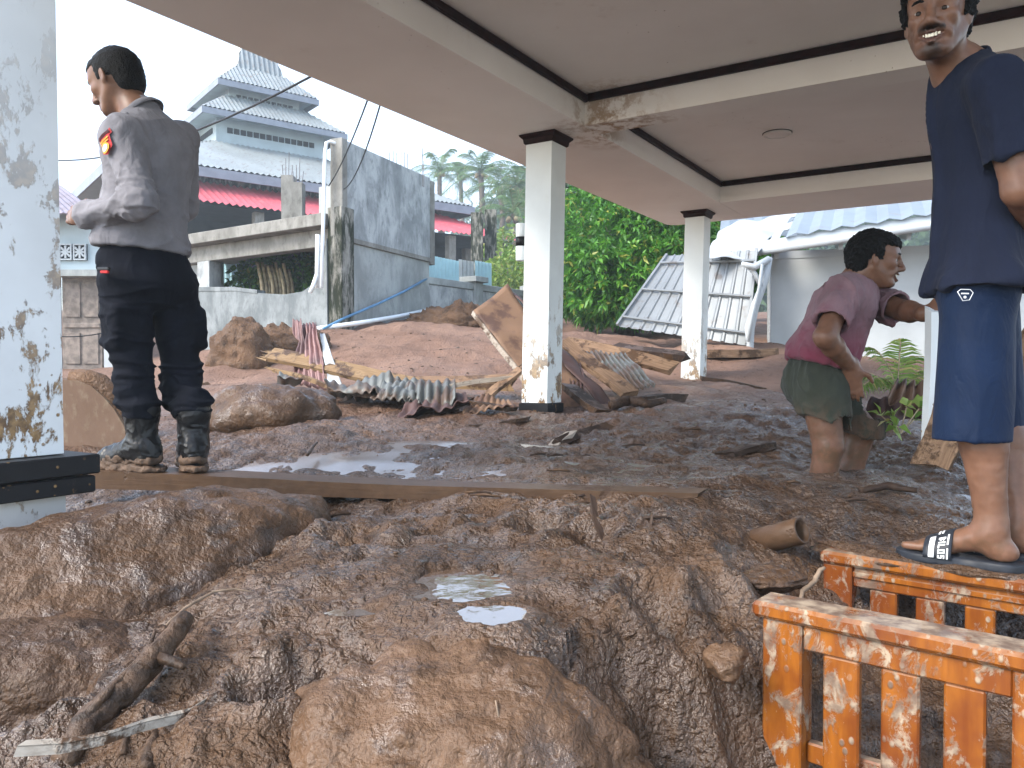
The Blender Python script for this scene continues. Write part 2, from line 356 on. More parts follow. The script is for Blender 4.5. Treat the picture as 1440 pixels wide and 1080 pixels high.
# ------------------------------------------------------------------ the mud ground
CTRL = [(-14, 15, 1.75), (-9, 15, 1.6), (-7, 14, 1.58), (-5, 11, 1.62), (-4.6, 12.4, 1.85), (-3.3, 11.6, 2.0), (-2.36, 11, 2.12), (-1.4, 13.2, 2.38), (0.2, 13.5, 2.2),
        (1.4, 12.2, 2.1), (3.0, 11.2, 1.9), (3.9, 10.6, 1.85), (6.0, 10.6, 1.72), (9, 11, 1.7), (14, 12, 1.7),
        (-4.5, 8.0, 1.45), (-2.3, 8.0, 1.62), (-.6, 8.0, 1.66), (0.5, 9.5, 1.88), (1.8, 7.63, 1.45), (3.2, 8.2, 1.52), (5.0, 8.0, 1.45), (8, 7, 1.35),
        (-3.2, 5.5, 1.22), (-2.4, 4.4, 1.16), (-1.2, 5.6, 1.37), (-.3, 5.4, 1.345), (.25, 5.0, 1.31), (1.1, 5.5, 1.33), (1.5, 5.0, 1.30), (2.5, 5.1, 1.25), (4.5, 5, 1.2),
        (-1.6, 3.6, 1.16), (-.8, 3.9, 1.24), (0, 3.7, 1.215), (.8, 3.8, 1.2), (1.4, 3.6, 1.155), (2.2, 3.4, 1.12), (3.5, 3.2, 1.05),
        (-2.2, 2.7, 1.0), (-1.5, 2.8, 1.01), (-.9, 2.85, 1.09), (-.3, 2.68, 1.105), (.4, 2.6, 1.13), (.9, 2.6, 1.11), (1.3, 2.6, 1.06), (2.0, 2.3, .95),
        (-.5, 2.2, 1.06), (.0, 2.2, 1.085), (.4, 2.15, 1.08), (.72, 2.15, .99), (1.15, 1.9, .72), (.92, 2.05, .76), (.85, 2.25, .93), (1.7, 1.7, .72),
        (-.55, 1.85, 1.02), (-.12, 1.88, 1.068), (.3, 1.86, 1.03), (.50, 1.80, .93), (.42, 1.6, .70), (.52, 1.68, .64), (.72, 1.75, .74),
        (-1.0, 1.6, .92), (-.62, 1.6, .97), (-.55, 1.4, .93), (-.15, 1.4, .80), (.3, 1.4, .72), (.65, 1.4, .58), (1.0, 1.3, .5), (1.3, 1.2, .5),
        (-1.2, 1.2, .80), (-.5, 1.1, .76), (.2, 1.1, .70), (.8, 1.0, .45), (0, .5, .5), (-2, .6, .6), (2, .6, .55), (0, -2, .3), (-5, -2, .4), (5, -2, .4), (-5, 3, 1.0), (6, 3, 1.0), (-8, 8, 1.4), (0, -6, .3), (-9, -6, .4), (9, -6, .4)]
_c = np.array(CTRL, float)
def _phi(r2): return .5*r2*np.log(r2+1e-9)
def _solve():
    n = len(_c); d2 = ((_c[:, None, :2]-_c[None, :, :2])**2).sum(2); A = np.zeros((n+3, n+3)); A[:n, :n] = _phi(d2)+np.eye(n)*2e-3
    A[:n, n] = 1; A[:n, n+1:] = _c[:, :2]; A[n, :n] = 1; A[n+1:, :n] = _c[:, :2].T
    return np.linalg.solve(A, np.concatenate([_c[:, 2], [0, 0, 0]]))
_w = _solve()
def base_z(x, y):
    x = np.atleast_1d(np.asarray(x, float)); y = np.atleast_1d(np.asarray(y, float)); out = np.empty(len(x)); n = len(_c)
    for k in range(0, len(x), 40000):
        xs = x[k:k+40000]; ys = y[k:k+40000]; d2 = (xs[:, None]-_c[None, :, 0])**2+(ys[:, None]-_c[None, :, 1])**2
        out[k:k+40000] = _phi(d2)@_w[:n]+_w[n]+_w[n+1]*xs+_w[n+2]*ys
    # beyond the surveyed area the slope carries on evenly
    far = np.clip((y-13.0)/5.0, 0, 1); far = far*far*(3-2*far); plane = 2.2+.075*(y-13)-.012*(np.clip(x, -40, 40)+1)*0
    side = np.clip((np.abs(x)-9)/5.0, 0, 1); near = np.clip((-1.0-y)/3, 0, 1)
    out = out*(1-far)+plane*far
    out = out*(1-side)+np.where(y > 13, plane, np.interp(y, [-8, 0, 3, 8, 13], [.3, .5, 1.0, 1.45, 2.2]))*side
    out = out*(1-near)+.35*near
    return out
PUD = [(Vector((-.115, 1.955, 1.066)), .155, .15), (Vector((-.045, 1.715, 1.066)), .080, .072), (P(868, 783, 2.13), .045, .022), (P(908, 801, 2.07), .05, .026), (P(945, 812, 2.02), .06, .02), (P(500, 862, 1.8), .07, .03), (P(455, 842, 1.9), .06, .03), (P(800, 770, 2.2), .06, .03)]
def relief(x, y):
    n = len(x)
    near = 1/(1+np.exp((y-2.95)*4.5)); fine = 1/(1+np.exp((y-6.5)*1.6)); wet = np.exp(-((y-3.55)/.62)**2)*(1/(1+np.exp((-.9-x)*4)))
    lump = billow(p2(x, y, 5.5)+np.stack([fbm(p2(x, y, 4), 2, seed=8)*.35, fbm(p2(x, y, 4), 2, seed=9)*.35, x*0], 1), 5, 11, .60)
    a = fbm(p2(x, y, 1.9), 4, seed=3)*.040 + lump*.027*near*(1-.8*wet) + fbm(p2(x, y, 17), 4, seed=21, gain=.55)*.0068*(1-.55*wet)*fine + np.abs(fbm(p2(x, y, 9), 3, seed=33))*.012*(near+.5)*(1-.5*wet)*fine
    mid = np.exp(-((y-4.4)/1.5)**4)*(1-near); st = billow(p2(x, y, 8), 3, 37)*.016*mid+fbm(p2(x, y, 26), 2, seed=39)*.005*mid+fbm(np.stack([x*3.2, y*11, x*0], 1), 4, seed=41)*.009*wet
    fr = (fbm(p2(x, y, .7), 3, seed=51)*.07*(1-.7*fine)+fbm(p2(x, y, 2.2), 3, seed=61)*.030*(1-.6*fine)+np.abs(fbm(p2(x, y, 8), 2, seed=71))*.012*fine)*(1-near)
    return a*(1-.35*(1-near)*(y < 8))+st+fr-.012
def ground_z(x, y):
    x = np.atleast_1d(np.asarray(x, float)); y = np.atleast_1d(np.asarray(y, float))
    b = base_z(x, y); r = relief(x, y); z = b+r; lump2 = billow(p2(x, y, 14), 2, 5)
    fl = np.zeros(len(x)); D0 = []
    for c, rx, ry in PUD:
        d0 = np.sqrt(((x-c.x)/rx)**2+((y-c.y)/ry)**2); D0.append(d0); fl = np.maximum(fl, np.exp(-(d0/2.4)**2))
    fl = np.maximum(fl, .75*np.exp(-((x+.06)/.30)**2-((y-2.18)/.22)**2)); z = z-r*.85*fl
    for (c, rx, ry), d0 in zip(PUD, D0):
        rim = c.z+.004-np.clip(d0-1.25, 0, 9)*.06+lump2*.005; z = np.where(d0 < 2.2, np.maximum(z, rim), z); z = np.where(d0 < 1.6, np.minimum(z, c.z+.012+.05*np.clip(d0-1, 0, 1)), z)
    dn = fbm(p2(x, y, 11), 3, seed=81)*.30; nz = fbm(p2(x, y, 15), 3, seed=91)*.010
    for (c, rx, ry), d0 in zip(PUD, D0):
        m = np.clip((1.05-(d0+dn*np.clip(d0*1.5, 0, 1)))/.35, 0, 1); m = m*m*(3-2*m)*(d0 < 1.1); z = z*(1-m)+(c.z-.014+nz)*m
    # footprints and pits trodden into the mud in front of the plank
    for px, py, Y, r_, dep in PITS:
        c = P(px, py, Y); d = np.sqrt((x-c.x)**2+(y-c.y)**2)/r_+fbm(p2(x, y, 12), 2, seed=77)*.25; z = z-dep*np.exp(-d**2*1.6)+dep*.35*np.exp(-((d-1.5)/.45)**2)
    return z
PITS = [(1163, 652, 3.42, .085, -.030), (1205, 648, 3.58, .08, -.022), (925, 960, 1.62, .10, .16), (40, 985, 1.55, .10, .10), (930, 900, 1.85, .07, .07), (830, 760, 2.3, .07, .05), (500, 745, 2.35, .09, .05), (600, 740, 2.4, .08, .045), (760, 735, 2.4, .07, .04), (400, 735, 2.45, .07, .05), (1010, 880, 1.9, .07, .07), (985, 770, 2.3, .07, .05), (1060, 830, 2.1, .07, .06), (430, 960, 1.6, .06, .06), (365, 985, 1.55, .05, .06)]
def gz(x, y): return float(ground_z([x], [y])[0])
def grow(start, step, g, end):
    r = []; x = start; d = step; s = 1 if end > start else -1
    while (end-x)*s > 0: x += s*d; d *= g; r.append(x)
    return r
xs = np.array(grow(-2.0, .012, 1.036, -60)[::-1]+list(np.arange(-2.0, 2.2, .0088))+grow(2.2, .012, 1.036, 60))
ys = np.array(grow(.95, .012, 1.07, -10)[::-1]+list(np.arange(.95, 3.0, .0078))+list(np.arange(3.0, 4.3, .0118))+grow(4.3, .012, 1.026, 90))
gx, gy = np.meshgrid(xs, ys); zz = ground_z(gx.ravel(), gy.ravel())
nx, ny = len(xs), len(ys); ii = (np.arange(ny-1)[:, None]*nx+np.arange(nx-1)[None, :]).ravel()
gfaces = np.stack([ii, ii+1, ii+nx+1, ii+nx], 1)
ground = obj('ground', mesh_np('ground', np.stack([gx.ravel(), gy.ravel(), zz], 1), gfaces, True), M['ground']); tag(ground, kind='structure')
ground['label'] = 'deep wet brown landslide mud filling the porch and yard'
# standing water
for k, (c, rx, ry) in enumerate(PUD):
    mb = MB(); pts = [Vector((c.x+cos(a)*rx*1.12, c.y+sin(a)*ry*1.12, c.z)) for a in np.linspace(0, 2*pi, 40)[:-1]]
    mb.add(pts, [tuple(range(len(pts)))]); o = mb.build('puddle', M['puddle'], fix=False); tag(o, kind='structure')
# thin slurry lying in the hollows of the flow between plank and columns
sx = np.arange(-1.9, 2.9, .05); sy = np.arange(2.78, 4.9, .05); X, Y_ = np.meshgrid(sx, sy)
sz = base_z(X.ravel(), Y_.ravel())-.031+fbm(p2(X.ravel(), Y_.ravel(), 2.2), 3, seed=15)*.012-.06*np.clip((np.abs((Y_.ravel()-3.6)/.95)-.45)/.45, 0, 1)-.05*np.clip((np.abs((X.ravel()-.5)/2.35)-.85)/.15, 0, 1)
ii = (np.arange(len(sy)-1)[:, None]*len(sx)+np.arange(len(sx)-1)[None, :]).ravel()
o = obj('muddy_water', mesh_np('muddy_water', np.stack([X.ravel(), Y_.ravel(), sz], 1), np.stack([ii, ii+1, ii+len(sx)+1, ii+len(sx)], 1), True), M['slurry']); tag(o, kind='structure')

# ------------------------------------------------------------------ the porch
A0, A1 = 1.02, 8.1; B0, BI, B1 = -3.085, -2.264, 1.25; ZB, ZC = 3.1, 3.29  # unseen rear and right roof edges pulled in so more daylight gets under
pr = thing('porch_roof', 'flat white porch roof on square columns, recessed ceiling with dark red moulding', 'roof', porch(3, 0, 3.1))
def pbox(name, m, a0, a1, b0, b1, z0, z1, parent, bev=0.0):
    mb = MB(); mb.frame_box(porch((a0+a1)/2, (b0+b1)/2, (z0+z1)/2), E1, E2, UP, (a1-a0)/2, (b1-b0)/2, (z1-z0)/2, bev); return mb.build(name, m, parent)
eave = MB(); R_ = .12
pts = [porch(A0, BI, ZB), porch(A0, B0, ZB)]+[porch(A1-R_+R_*sin(t), B0+R_-R_*cos(t), ZB) for t in np.linspace(0, pi/2, 6)]+[porch(A1, BI, ZB)]
eave.prism(pts, (0, 0, .27)); eave.build('edge_beam', M['ceiling'], pr)
pbox('front_beam', M['ceiling'], 7.209, A1-.002, BI+.001, B1, ZB+.002, ZB+.27, pr)
pbox('cross_beam', M['beamwhite'], 4.474, 4.69, BI+.001, B1, ZB+.003, ZB+.27, pr)
pbox('cross_beam', M['beamwhite'], A0, 1.36, BI+.001, B1, ZB+.003, ZB+.27, pr)
bays = [(1.36, 4.474), (4.69, 7.209)]
for a0, a1 in bays:
    pbox('ceiling_panel', M['ceiling'], a0-.05, a1+.05, BI-.03, B1, ZC, ZC+.03, pr)
    w = .028
    for q in ((a0, a1, BI+.001, BI+w), (a0, a0+w, BI+w, B1), (a1-w, a1, BI+w, B1)):
        pbox('moulding', M['maroon'], q[0], q[1], q[2], q[3], ZC-.047, ZC-.001, pr, .008)
pbox('roof_light_block', M['conc_slab'], A0, A1-.06, B0+.06, B1, ZB+.272, ZB+.42, pr)  # unseen slab above the ceiling, added to block light
cl = thing('ceiling_light', 'round white flush downlight in the porch ceiling', 'light', P(1093, 189, 5.79))
c = P(1093, 189, 5.79); c.z = ZC
MB().lathe(c, [(.088, 0), (.098, -.004), (.100, -.016), (.086, -.020), (.084, -.012)][::-1], 28).build('rim', M['beamwhite'], cl, True)
MB().lathe(c, [(.104, -.001), (.104, -.004)], 28).build('shadow_gap', M['black'], cl, True)
MB().lathe(c, [(.082, -.002), (.082, -.0145), (.05, -.016)][::-1], 28).build('diffuser', M['beamwhite'], cl, True)

def column(label, a, b, w, zbase, lean, paint, ztop=ZB, ped=True, ledge=.055):
    """square column: near right corner at porch (a,b); lean = sideways shift of the top"""
    c0 = porch(a+w/2, b-w/2, 0); t = thing('porch_column', label, 'column', (c0.x, c0.y, 0), 'square columns carrying the porch roof')
    def ring(z, h):
        k = (z-ztop)/(ztop-zbase)
        return [c0+Vector((lean*k, 0, z))+E1*(sa*h)+E2*(sb*h) for sa, sb in ((-1, -1), (1, -1), (1, 1), (-1, 1))]
    def loft(name, m, prof):
        mb = MB(); vs = [v for z, h in prof for v in ring(z, h)]; n = len(prof)
        fs = [(3, 2, 1, 0), tuple(4*(n-1)+i for i in range(4))]+[(4*i+k, 4*i+(k+1) % 4, 4*i+4+(k+1) % 4, 4*i+4+k) for i in range(n-1) for k in range(4)]
        mb.add(vs, fs); return mb.build(name, m, t)
    h = w/2; e = .004
    loft('shaft', M[paint], [(zbase+.002, h-e), (zbase+.004, h), (ztop-.06, h), (ztop-.055, h-e)])
    loft('capital', M['maroon'], [(ztop-.062, h+.004), (ztop-.055, h+.012), (ztop-.030, h+.016), (ztop-.012, h+.034), (ztop-.002, h+.036)])
    if ped:
        loft('ledge', M['ledge_black'], [(zbase-.060, h+ledge-.004), (zbase-.056, h+ledge), (zbase-.004, h+ledge), (zbase, h+ledge-.004)])
        loft('ledge', M['ledge_black'], [(zbase-.118, h+ledge-.014), (zbase-.114, h+ledge-.010), (zbase-.070, h+ledge-.010), (zbase-.066, h+ledge-.014)])
        loft('neck', M['black'], [(zbase-.070, h+.004), (zbase-.059, h+.004)])
        loft('pedestal', M['ped_paint'], [(0, h+.002), (zbase-.117, h+.002)])
    return t
left_pillar = column('mud-stained white pillar with double black ledge beside the policeman', 1.141, -2.482, .20, 1.33, -.011, 'pillar_paint', ledge=.072)
col_mid = column('white column rising from debris with a black and white lamp', 4.451, -2.482, .19, 1.365, .031, 'column_paint', ledge=.012)
col_far = column('white column with mud streaks beside the torn metal roof', 7.427, -2.482, .19, 1.42, .038, 'column_paint', ped=False)
# lamp on the outer side of the middle column
lp = P(733, 340, 5.28); wl_ = thing('wall_lamp', 'cylindrical white outdoor lamp with black band on a column', 'lamp', lp)
MB().lathe(lp, [(.034, -.125), (.036, -.12), (.036, -.032), (.034, -.03)], 18).build('shade', M['post_white'], wl_, True)
MB().lathe(lp, [(.034, .030), (.036, .032), (.036, .115), (.034, .118)], 18).build('shade', M['post_white'], wl_, True)
MB().lathe(lp, [(.037, -.03), (.037, .03)], 18).build('band', M['black'], wl_, True)
MB().beam(lp+V(.02, -.005, 0), lp+V(.075, -.03, 0), .03, .03).build('bracket', M['black'], wl_)

# ------------------------------------------------------------------ background buildings
def corr(origin, ex, ey, a0, a1, L, pitch, amp, top=None, th=0.0, trap=None):
    """corrugated sheet; ex along the eave, ey up the slope; trap=(a,b) gives a hipped trapezium"""
    n_ = ex.cross(ey).normalized(); xs_ = np.arange(a0, a1+pitch*.26, pitch/2); rows = [[], []]
    for k, x in enumerate(xs_):
        l = L
        if trap: l = L*min(1.0, max(.001, (trap[0]-abs(x))/(trap[0]-trap[1]+1e-6)))
        off = n_*(amp if k % 2 else -amp)
        rows[0].append(origin+ex*x+off); rows[1].append(origin+ex*x+ey*l+off)
    mb = MB()
    if th: mb.sheet(rows, th)
    else:
        c_ = len(xs_); mb.add(rows[0]+rows[1], [(j, j+1, c_+j+1, c_+j) for j in range(c_-1)])
    return mb
# --- mosque with three roof tiers
D = 30.0; MC = Vector((-.354*D, 1.093*D, 0)); mr = Vector((.79, .613, 0)).normalized(); ml = Vector((-mr.y, mr.x, 0))
mq = thing('mosque', 'mosque with tiered pale blue metal roof, spire and red veranda roof', 'building', (MC.x, MC.y, 2.6))
def hip(name, m, a, z0, b, z1, pitch, fas=.22, sof='bluewhite', sides=(0, 1, 2, 3)):
    """four hipped roof faces from half side a at z0 to half side b at z1, with fascia boards"""
    for e, n_ in [((mr, -ml), (ml, mr), (-mr, ml), (-ml, -mr))[q_] for q_ in sides]:
        o0 = MC+n_*a+UP*z0; o1 = MC+n_*b+UP*z1; ey = o1-o0; L = ey.length
        corr(o0, e, ey.normalized(), -a if len(sides) > 1 else -a+1.9, a, L, pitch, pitch*.16, trap=(a, b)).build(name, m, mq, fix=False)
        if fas: MB().frame_box(MC+n_*(a+.02)+UP*(z0-fas/2-.05), e, n_, UP, a+.04, .03, fas/2).build('fascia', M['fascia'], mq)
    if sides == (0, ): return
    mb = MB(); mb.add([MC+(-mr*sx_+ml*sy_)*(a-.05)+UP*(z0-.12) for sx_, sy_ in ((-1, -1), (1, -1), (1, 1), (-1, 1))], [(0, 1, 2, 3)]); mb.build('soffit', M[sof], mq, fix=False)
def mwall(name, m, a, z0, z1):
    mb = MB(); mb.frame_box(MC+UP*(z0+z1)/2, mr, ml, UP, a, a, (z1-z0)/2); mb.build(name, m, mq)
H1, H2, H3 = CAMZ+.3616*D, CAMZ+.3142*D, CAMZ+.212*D
s1, s2, s3 = .131*D/2, .187*D/2, .432*D/2
hip('roof_tier', M['roof_blue'], s1, H1, 1.0, CAMZ+.392*D, .17)
hip('spire_roof', M['roof_blue'], .95, CAMZ+.392*D, .04, CAMZ+.392*D+2.9, .2, fas=0)
hip('roof_tier', M['roof_blue'], s2, H2, s1*.80, H2+.95, .17)
hip('roof_tier', M['roof_blue'], s3, H3, s2*.80, H2-1.05, .2, fas=.30)
mwall('tier_wall', M['bluewhite'], s1*.72, H2+.6, H1-.02); mwall('tier_wall', M['bluewhite'], s2*.76, H2-1.5, H2-.02)
for a, z, n_, w in ((s1*.72, H1-.42, 10, .17), (s2*.76, H2-.55, 14, .2)):
    vm = None
    for nn, e in ((-ml, mr), (-mr, -ml)):
        for k in range(n_):
            x = (k-(n_-1)/2)*(2*a*.82/n_)
            mb = MB(); mb.frame_box(V(0, 0, 0), e, nn, UP, w/2, .02, w/2); o = mb.build('vent', M['dark_inside'], None); o.location = MC+nn*(a+.012)+e*x+UP*z; attach(o, mq); o.location = MC+nn*(a+.012)+e*x+UP*z
av = 7.73; zv = CAMZ+4.99
hip('veranda_roof', M['roof_red'], av, zv, s3*.80, zv+1.25, .22, fas=0, sof='dark_inside', sides=(0,))
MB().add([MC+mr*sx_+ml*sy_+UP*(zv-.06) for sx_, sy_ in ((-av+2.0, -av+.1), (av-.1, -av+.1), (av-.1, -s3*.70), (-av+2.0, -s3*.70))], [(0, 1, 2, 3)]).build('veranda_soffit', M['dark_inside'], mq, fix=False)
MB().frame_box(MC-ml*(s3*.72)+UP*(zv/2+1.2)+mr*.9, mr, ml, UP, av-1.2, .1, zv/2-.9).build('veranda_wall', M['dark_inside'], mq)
mwall('eave_shade_band', M['conc_moss'], s3*.86, zv+.75, H3-.13)  # mossy concrete reused as a dark band for the shadow below the eave
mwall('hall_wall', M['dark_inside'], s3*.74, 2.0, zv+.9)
mb = MB()
for sx_ in (-1, 0, 1):
    for sy_ in (-1, 1): pass
for k in range(7):
    for nn, e in ((-ml, mr), (mr, ml)):
        x = (k-3)*2.45
        if k == 0: continue
        MB().frame_box(MC+nn*(av-.5)+e*x+UP*(zv/2+1.0), e, nn, UP, .15, .15, zv/2-1.02).build('post', M['conc_slab'], mq)
# --- white house on the left
wh = thing('white_house', 'small white house with grey wooden panelled door and breeze blocks', 'house', P(110, 515, 14.0)-V(0, 0, .2))
def pw(x0, y0, x1, y1, Y, th, name, m, par, bev=0.0, dy=0.0):
    """upright block facing the street between two measured corners, th thick"""
    a = P(x0, y0, Y); b = P(x1, y1, Y); mb = MB()
    mb.frame_box(((a.x+b.x)/2, Y+th/2+dy, (a.z+b.z)/2), V(1, 0, 0), V(0, 1, 0), UP, abs(b.x-a.x)/2, th/2, abs(a.z-b.z)/2, bev); return mb.build(name, m, par)
pw(-40, 296, 160, 388, 14.0, .2, 'wall', M['bluewhite'], wh)
pw(145, 387.5, 160, 540, 14.0, .2, 'wall', M['housewhite'], wh); pw(-40, 387.5, 30, 540, 14.0, .2, 'wall', M['bluewhite'], wh)
pw(-40, 379, 136, 388, 13.75, .25, 'lintel', M['conc_grey'], wh)
for x0, x1 in ((30, 86), (87, 144)):
    lf = pw(x0, 389, x1, 540, 14.06, .05, 'door_leaf', M['oldwood_grey'], wh); w = (x1-x0)
    for px0 in (x0+5, x0+w*.52+1):
        for y0, y1 in ((397, 446), (468, 512)):
            a = P(px0, y0, 14.05); b = P(px0+w*.38, y1, 14.05); MB().frame_box(((a.x+b.x)/2, 14.05, (a.z+b.z)/2), V(1, 0, 0), V(0, 1, 0), UP, (b.x-a.x)/2, .018, (a.z-b.z)/2, .012).build('panel', M['oldwood_grey'], lf)
    a = P(x0+3, 455, 14.05); b = P(x1-3, 461, 14.05); MB().frame_box(((a.x+b.x)/2, 14.045, (a.z+b.z)/2), V(1, 0, 0), V(0, 1, 0), UP, (b.x-a.x)/2, .02, (a.z-b.z)/2, .008).build('rail', M['oldwood_grey'], lf)
def breeze(par, x0, y0, x1, y1, Y):
    fr = pw(x0, y0, x1, y1, Y, .03, 'breeze_block', M['dark_inside'], par); a = P(x0, y0, Y); b = P(x1, y1, Y); w = b.x-a.x; h = a.z-b.z; c_ = V((a.x+b.x)/2, Y-.015, (a.z+b.z)/2)
    mb = MB()
    for q in ((V(0, 0, h/2-.012), w/2, .012), (V(0, 0, -h/2+.012), w/2, .012)): mb.frame_box(c_+q[0], V(1, 0, 0), V(0, 1, 0), UP, q[1], .02, q[2])
    for sg in (-1, 1): mb.frame_box(c_+V(sg*(w/2-.012), -.001, 0), V(1, 0, 0), V(0, 1, 0), UP, .012, .02, h/2-.024)
    for k in range(4):
        d = Vector((cos(k*pi/4), 0, sin(k*pi/4))); s_ = Vector((-d.z, 0, d.x)); mb.frame_box(c_+V(0, -.002*k, 0), d, V(0, 1, 0), s_, min(w, h)*.5, .012, .016)
    mb.build('lattice', M['housewhite'], fr)
breeze(wh, 84, 343, 102, 366, 13.97); breeze(wh, 104, 343, 122, 366, 13.97); breeze(wh, 60, 343, 82, 366, 13.97)
rf = MB(); g0 = [P(-40, 303, 13.4), P(138, 300, 13.4)]; g1 = [P(-40, 262, 15.2), P(86, 262, 15.2)]
rows = [[g0[0].lerp(g0[1], k/40)+UP*(.02*(k % 2)) for k in range(41)], [g1[0].lerp(g1[1], k/40)+UP*(.02*(k % 2)) for k in range(41)]]
rf.sheet(rows, .02).build('roof', M['roof_purple'], wh)
pw(145, 300, 160, 387, 14.2, 4.0, 'side_wall', M['bluewhite'], wh)
# --- unfinished concrete building
cb = thing('concrete_building', 'unfinished grey concrete building with flat canopy slab, mossy corner pillar and tall wall', 'building', P(470, 465, 11.0)-V(0, 0, .3))
SA, SB = P(250, 329, 13.1), P(470, 307.5, 11.0); SA.z = SB.z = 3.72
fd = (SB-SA); fd.z = 0; fl = fd.length; fd.normalize(); bk = Vector((-fd.y, fd.x, 0))       # along the front, and towards the back
bk = Vector((.394, .919, 0))
def cbox(name, m, s0, s1, d0, d1, z0, z1, bev=.008):
    mb = MB(); mb.frame_box(SA+fd*((s0+s1)/2)+bk*((d0+d1)/2)+UP*((z0+z1)/2-SA.z), fd, bk, UP, (s1-s0)/2, (d1-d0)/2, (z1-z0)/2, bev); return mb.build(name, m, cb)
cbox('canopy_slab', M['conc_slab'], -.8, fl-.12, -.12, 2.6, 3.55, 3.72)
cbox('beam', M['conc_slab'], -.1, fl-.16, .10, .32, 3.30, 3.548); cbox('beam', M['conc_slab'], -.1, fl-.16, 2.2, 2.42, 3.25, 3.548)
cbox('post', M['conc_blue'], .42, .74, .08, .34, 1.4, 3.30); cbox('post', M['conc_slab'], .5, .75, 2.18, 2.44, 1.4, 3.25)
cbox('corner_pillar', M['conc_moss'], fl-.118, fl+.16, -.02, .28, 1.5, 3.80)
# low wall with its swept-up end
def lowpt(px, py): 
    # on the wall's front plane (front line of the canopy pushed out a little)
    u = (px-720.0)/FPX; o_ = SA-bk*.05; t_ = (u*o_.y-o_.x)/(fd.x-u*fd.y); q = o_+fd*t_; p_ = P(px, py, q.y); return p_
prof = [(262, 412), (300, 408), (345, 409), (360, 412), (400, 414), (425, 410), (440, 400), (450, 384), (456, 360), (459, 335), (461, 530), (262, 530)]
mb = MB(); mb.prism([lowpt(*q) for q in prof], bk*.16); mb.build('low_wall', M['conc_sun_dimmed'], cb)
mb = MB(); mb.prism([lowpt(*q)-bk*.012+UP*.005 for q in [(262, 404), (330, 404), (362, 408), (362, 413), (330, 409.5), (262, 410)]], bk*.19); mb.build('coping', M['conc_sun_dimmed'], cb)
cbox('back_wall', M['conc_grey'], -.75, .40, .5, .7, 1.4, 3.54)
breeze_o = lowpt(268, 380)
# tall wall going back along the lane
TW0 = P(484, 400, 10.98); tdir = Vector((.394, .919, 0)); tn = Vector((-.919, .394, 0)); TL = 2.45
def tbox(name, m, s0, s1, d0, d1, z0, z1, bev=.006, jag=None):
    mb = MB(); o_ = Vector((TW0.x, TW0.y, 0)); mb.frame_box(o_+tdir*((s0+s1)/2)+tn*((d0+d1)/2)+UP*((z0+z1)/2), tdir, tn, UP, (s1-s0)/2, (d1-d0)/2, (z1-z0)/2, bev); return mb.build(name, m, cb)
tbox('tall_wall', M['conc_grey'], .0, TL, .03, .17, 1.4, 3.34); tbox('upper_wall', M['conc_blue'], .06, TL-.02, .0, .14, 3.40, 4.72)
tbox('ledge', M['conc_slab'], .02, TL-.01, -.005, .16, 3.335, 3.405)
tbox('wall_end', M['conc_slab'], -.06, .062, -.02, .18, 3.40, 4.73); tbox('wall_end', M['conc_slab'], TL-.02, TL+.12, -.01, .2, 3.3, 4.68)
cbox('parapet', M['conc_grey'], fl-.42, fl-.10, .12, .3, 3.72, 4.15)
for (x0, y0, x1, y1, Y) in ((395, 246, 412, 300, 12.6), (410, 256, 425, 306, 12.0)):
    pw(x0, y0, x1, y1+14, Y, .2, 'stub_column', M['conc_slab'], cb)
    for k in range(4):
        a = P(x0+3+k*4, y0, Y+.06+.08*(k % 2)); MB().tube([a-UP*.02, a+V(.01*(k-1), 0, .16+.1*((k*7) % 3))], .006, 5).build('rebar', M['steel_rod'], cb)
for px, y0, y1 in ((548, 214, 232), (553, 212, 232), (558, 214, 235), (564, 213, 237), (569, 214, 239), (573, 216, 240), (594, 208, 246), (596, 226, 247)):
    a = P(px, y1+16, 12.8); b = P(px, y0, 12.8); MB().tube([a, b], .007, 5).build('rebar', M['steel_rod'], cb)
pz0, pz1 = P(452, 405, 10.7), P(456, 200, 10.9)
dp = thing('drain_pipe', 'thin white drain pipe up the mossy corner pillar', 'pipe', pz0)
MB().tube([pz0, P(455, 300, 10.85), P(457, 215, 10.9), P(459, 201, 10.9), P(464, 199, 10.95), P(478, 204, 11.0)], .026, 8).build('pipe', M['pvc'], dp, True)
MB().tube([P(446, 405, 10.9), P(447, 330, 10.9)], .034, 8).build('pipe', M['pvc'], dp, True)
MB().tube([P(446, 385, 10.9), P(441, 400, 10.8), P(436, 412, 10.8)], .03, 8).build('branch', M['pvc'], dp, True)
bl = thing('hanging_bulb', 'bare light bulb hanging under the concrete canopy', 'light', P(333, 356, 12.9))
c = P(333, 358, 12.9); MB().lathe(c, [(.008, -.075), (.04, -.055), (.048, -.03), (.03, .01), (.022, .03)], 12).build('globe', M['post_white'], bl, True)
MB().lathe(c, [(.024, .028), (.024, .07), (.006, .075), (.005, .24)], 10).build('socket', M['black'], bl, True)
# bamboo stakes behind the low wall
mat('bamboo', (.34, .27, .17), .6, .25, 14)
for k, px in enumerate((366, 371, 376, 382, 387, 392, 397, 403, 408)):
    Yk = 12.9+.05*(k % 3); a = P(px+7, 420, Yk); b = P(px-3+random.uniform(-2, 2), 372+random.uniform(-4, 8), Yk+.1)
    o = MB().tube([a-UP*.5, a.lerp(b, .5), b], [.035, .032, .028], 8).build('bamboo_stake', M['bamboo'], None, True)
    tag(o, 'cut bamboo stake leaning in a row behind the grey low wall', 'stake', 'bamboo stakes behind the low wall')
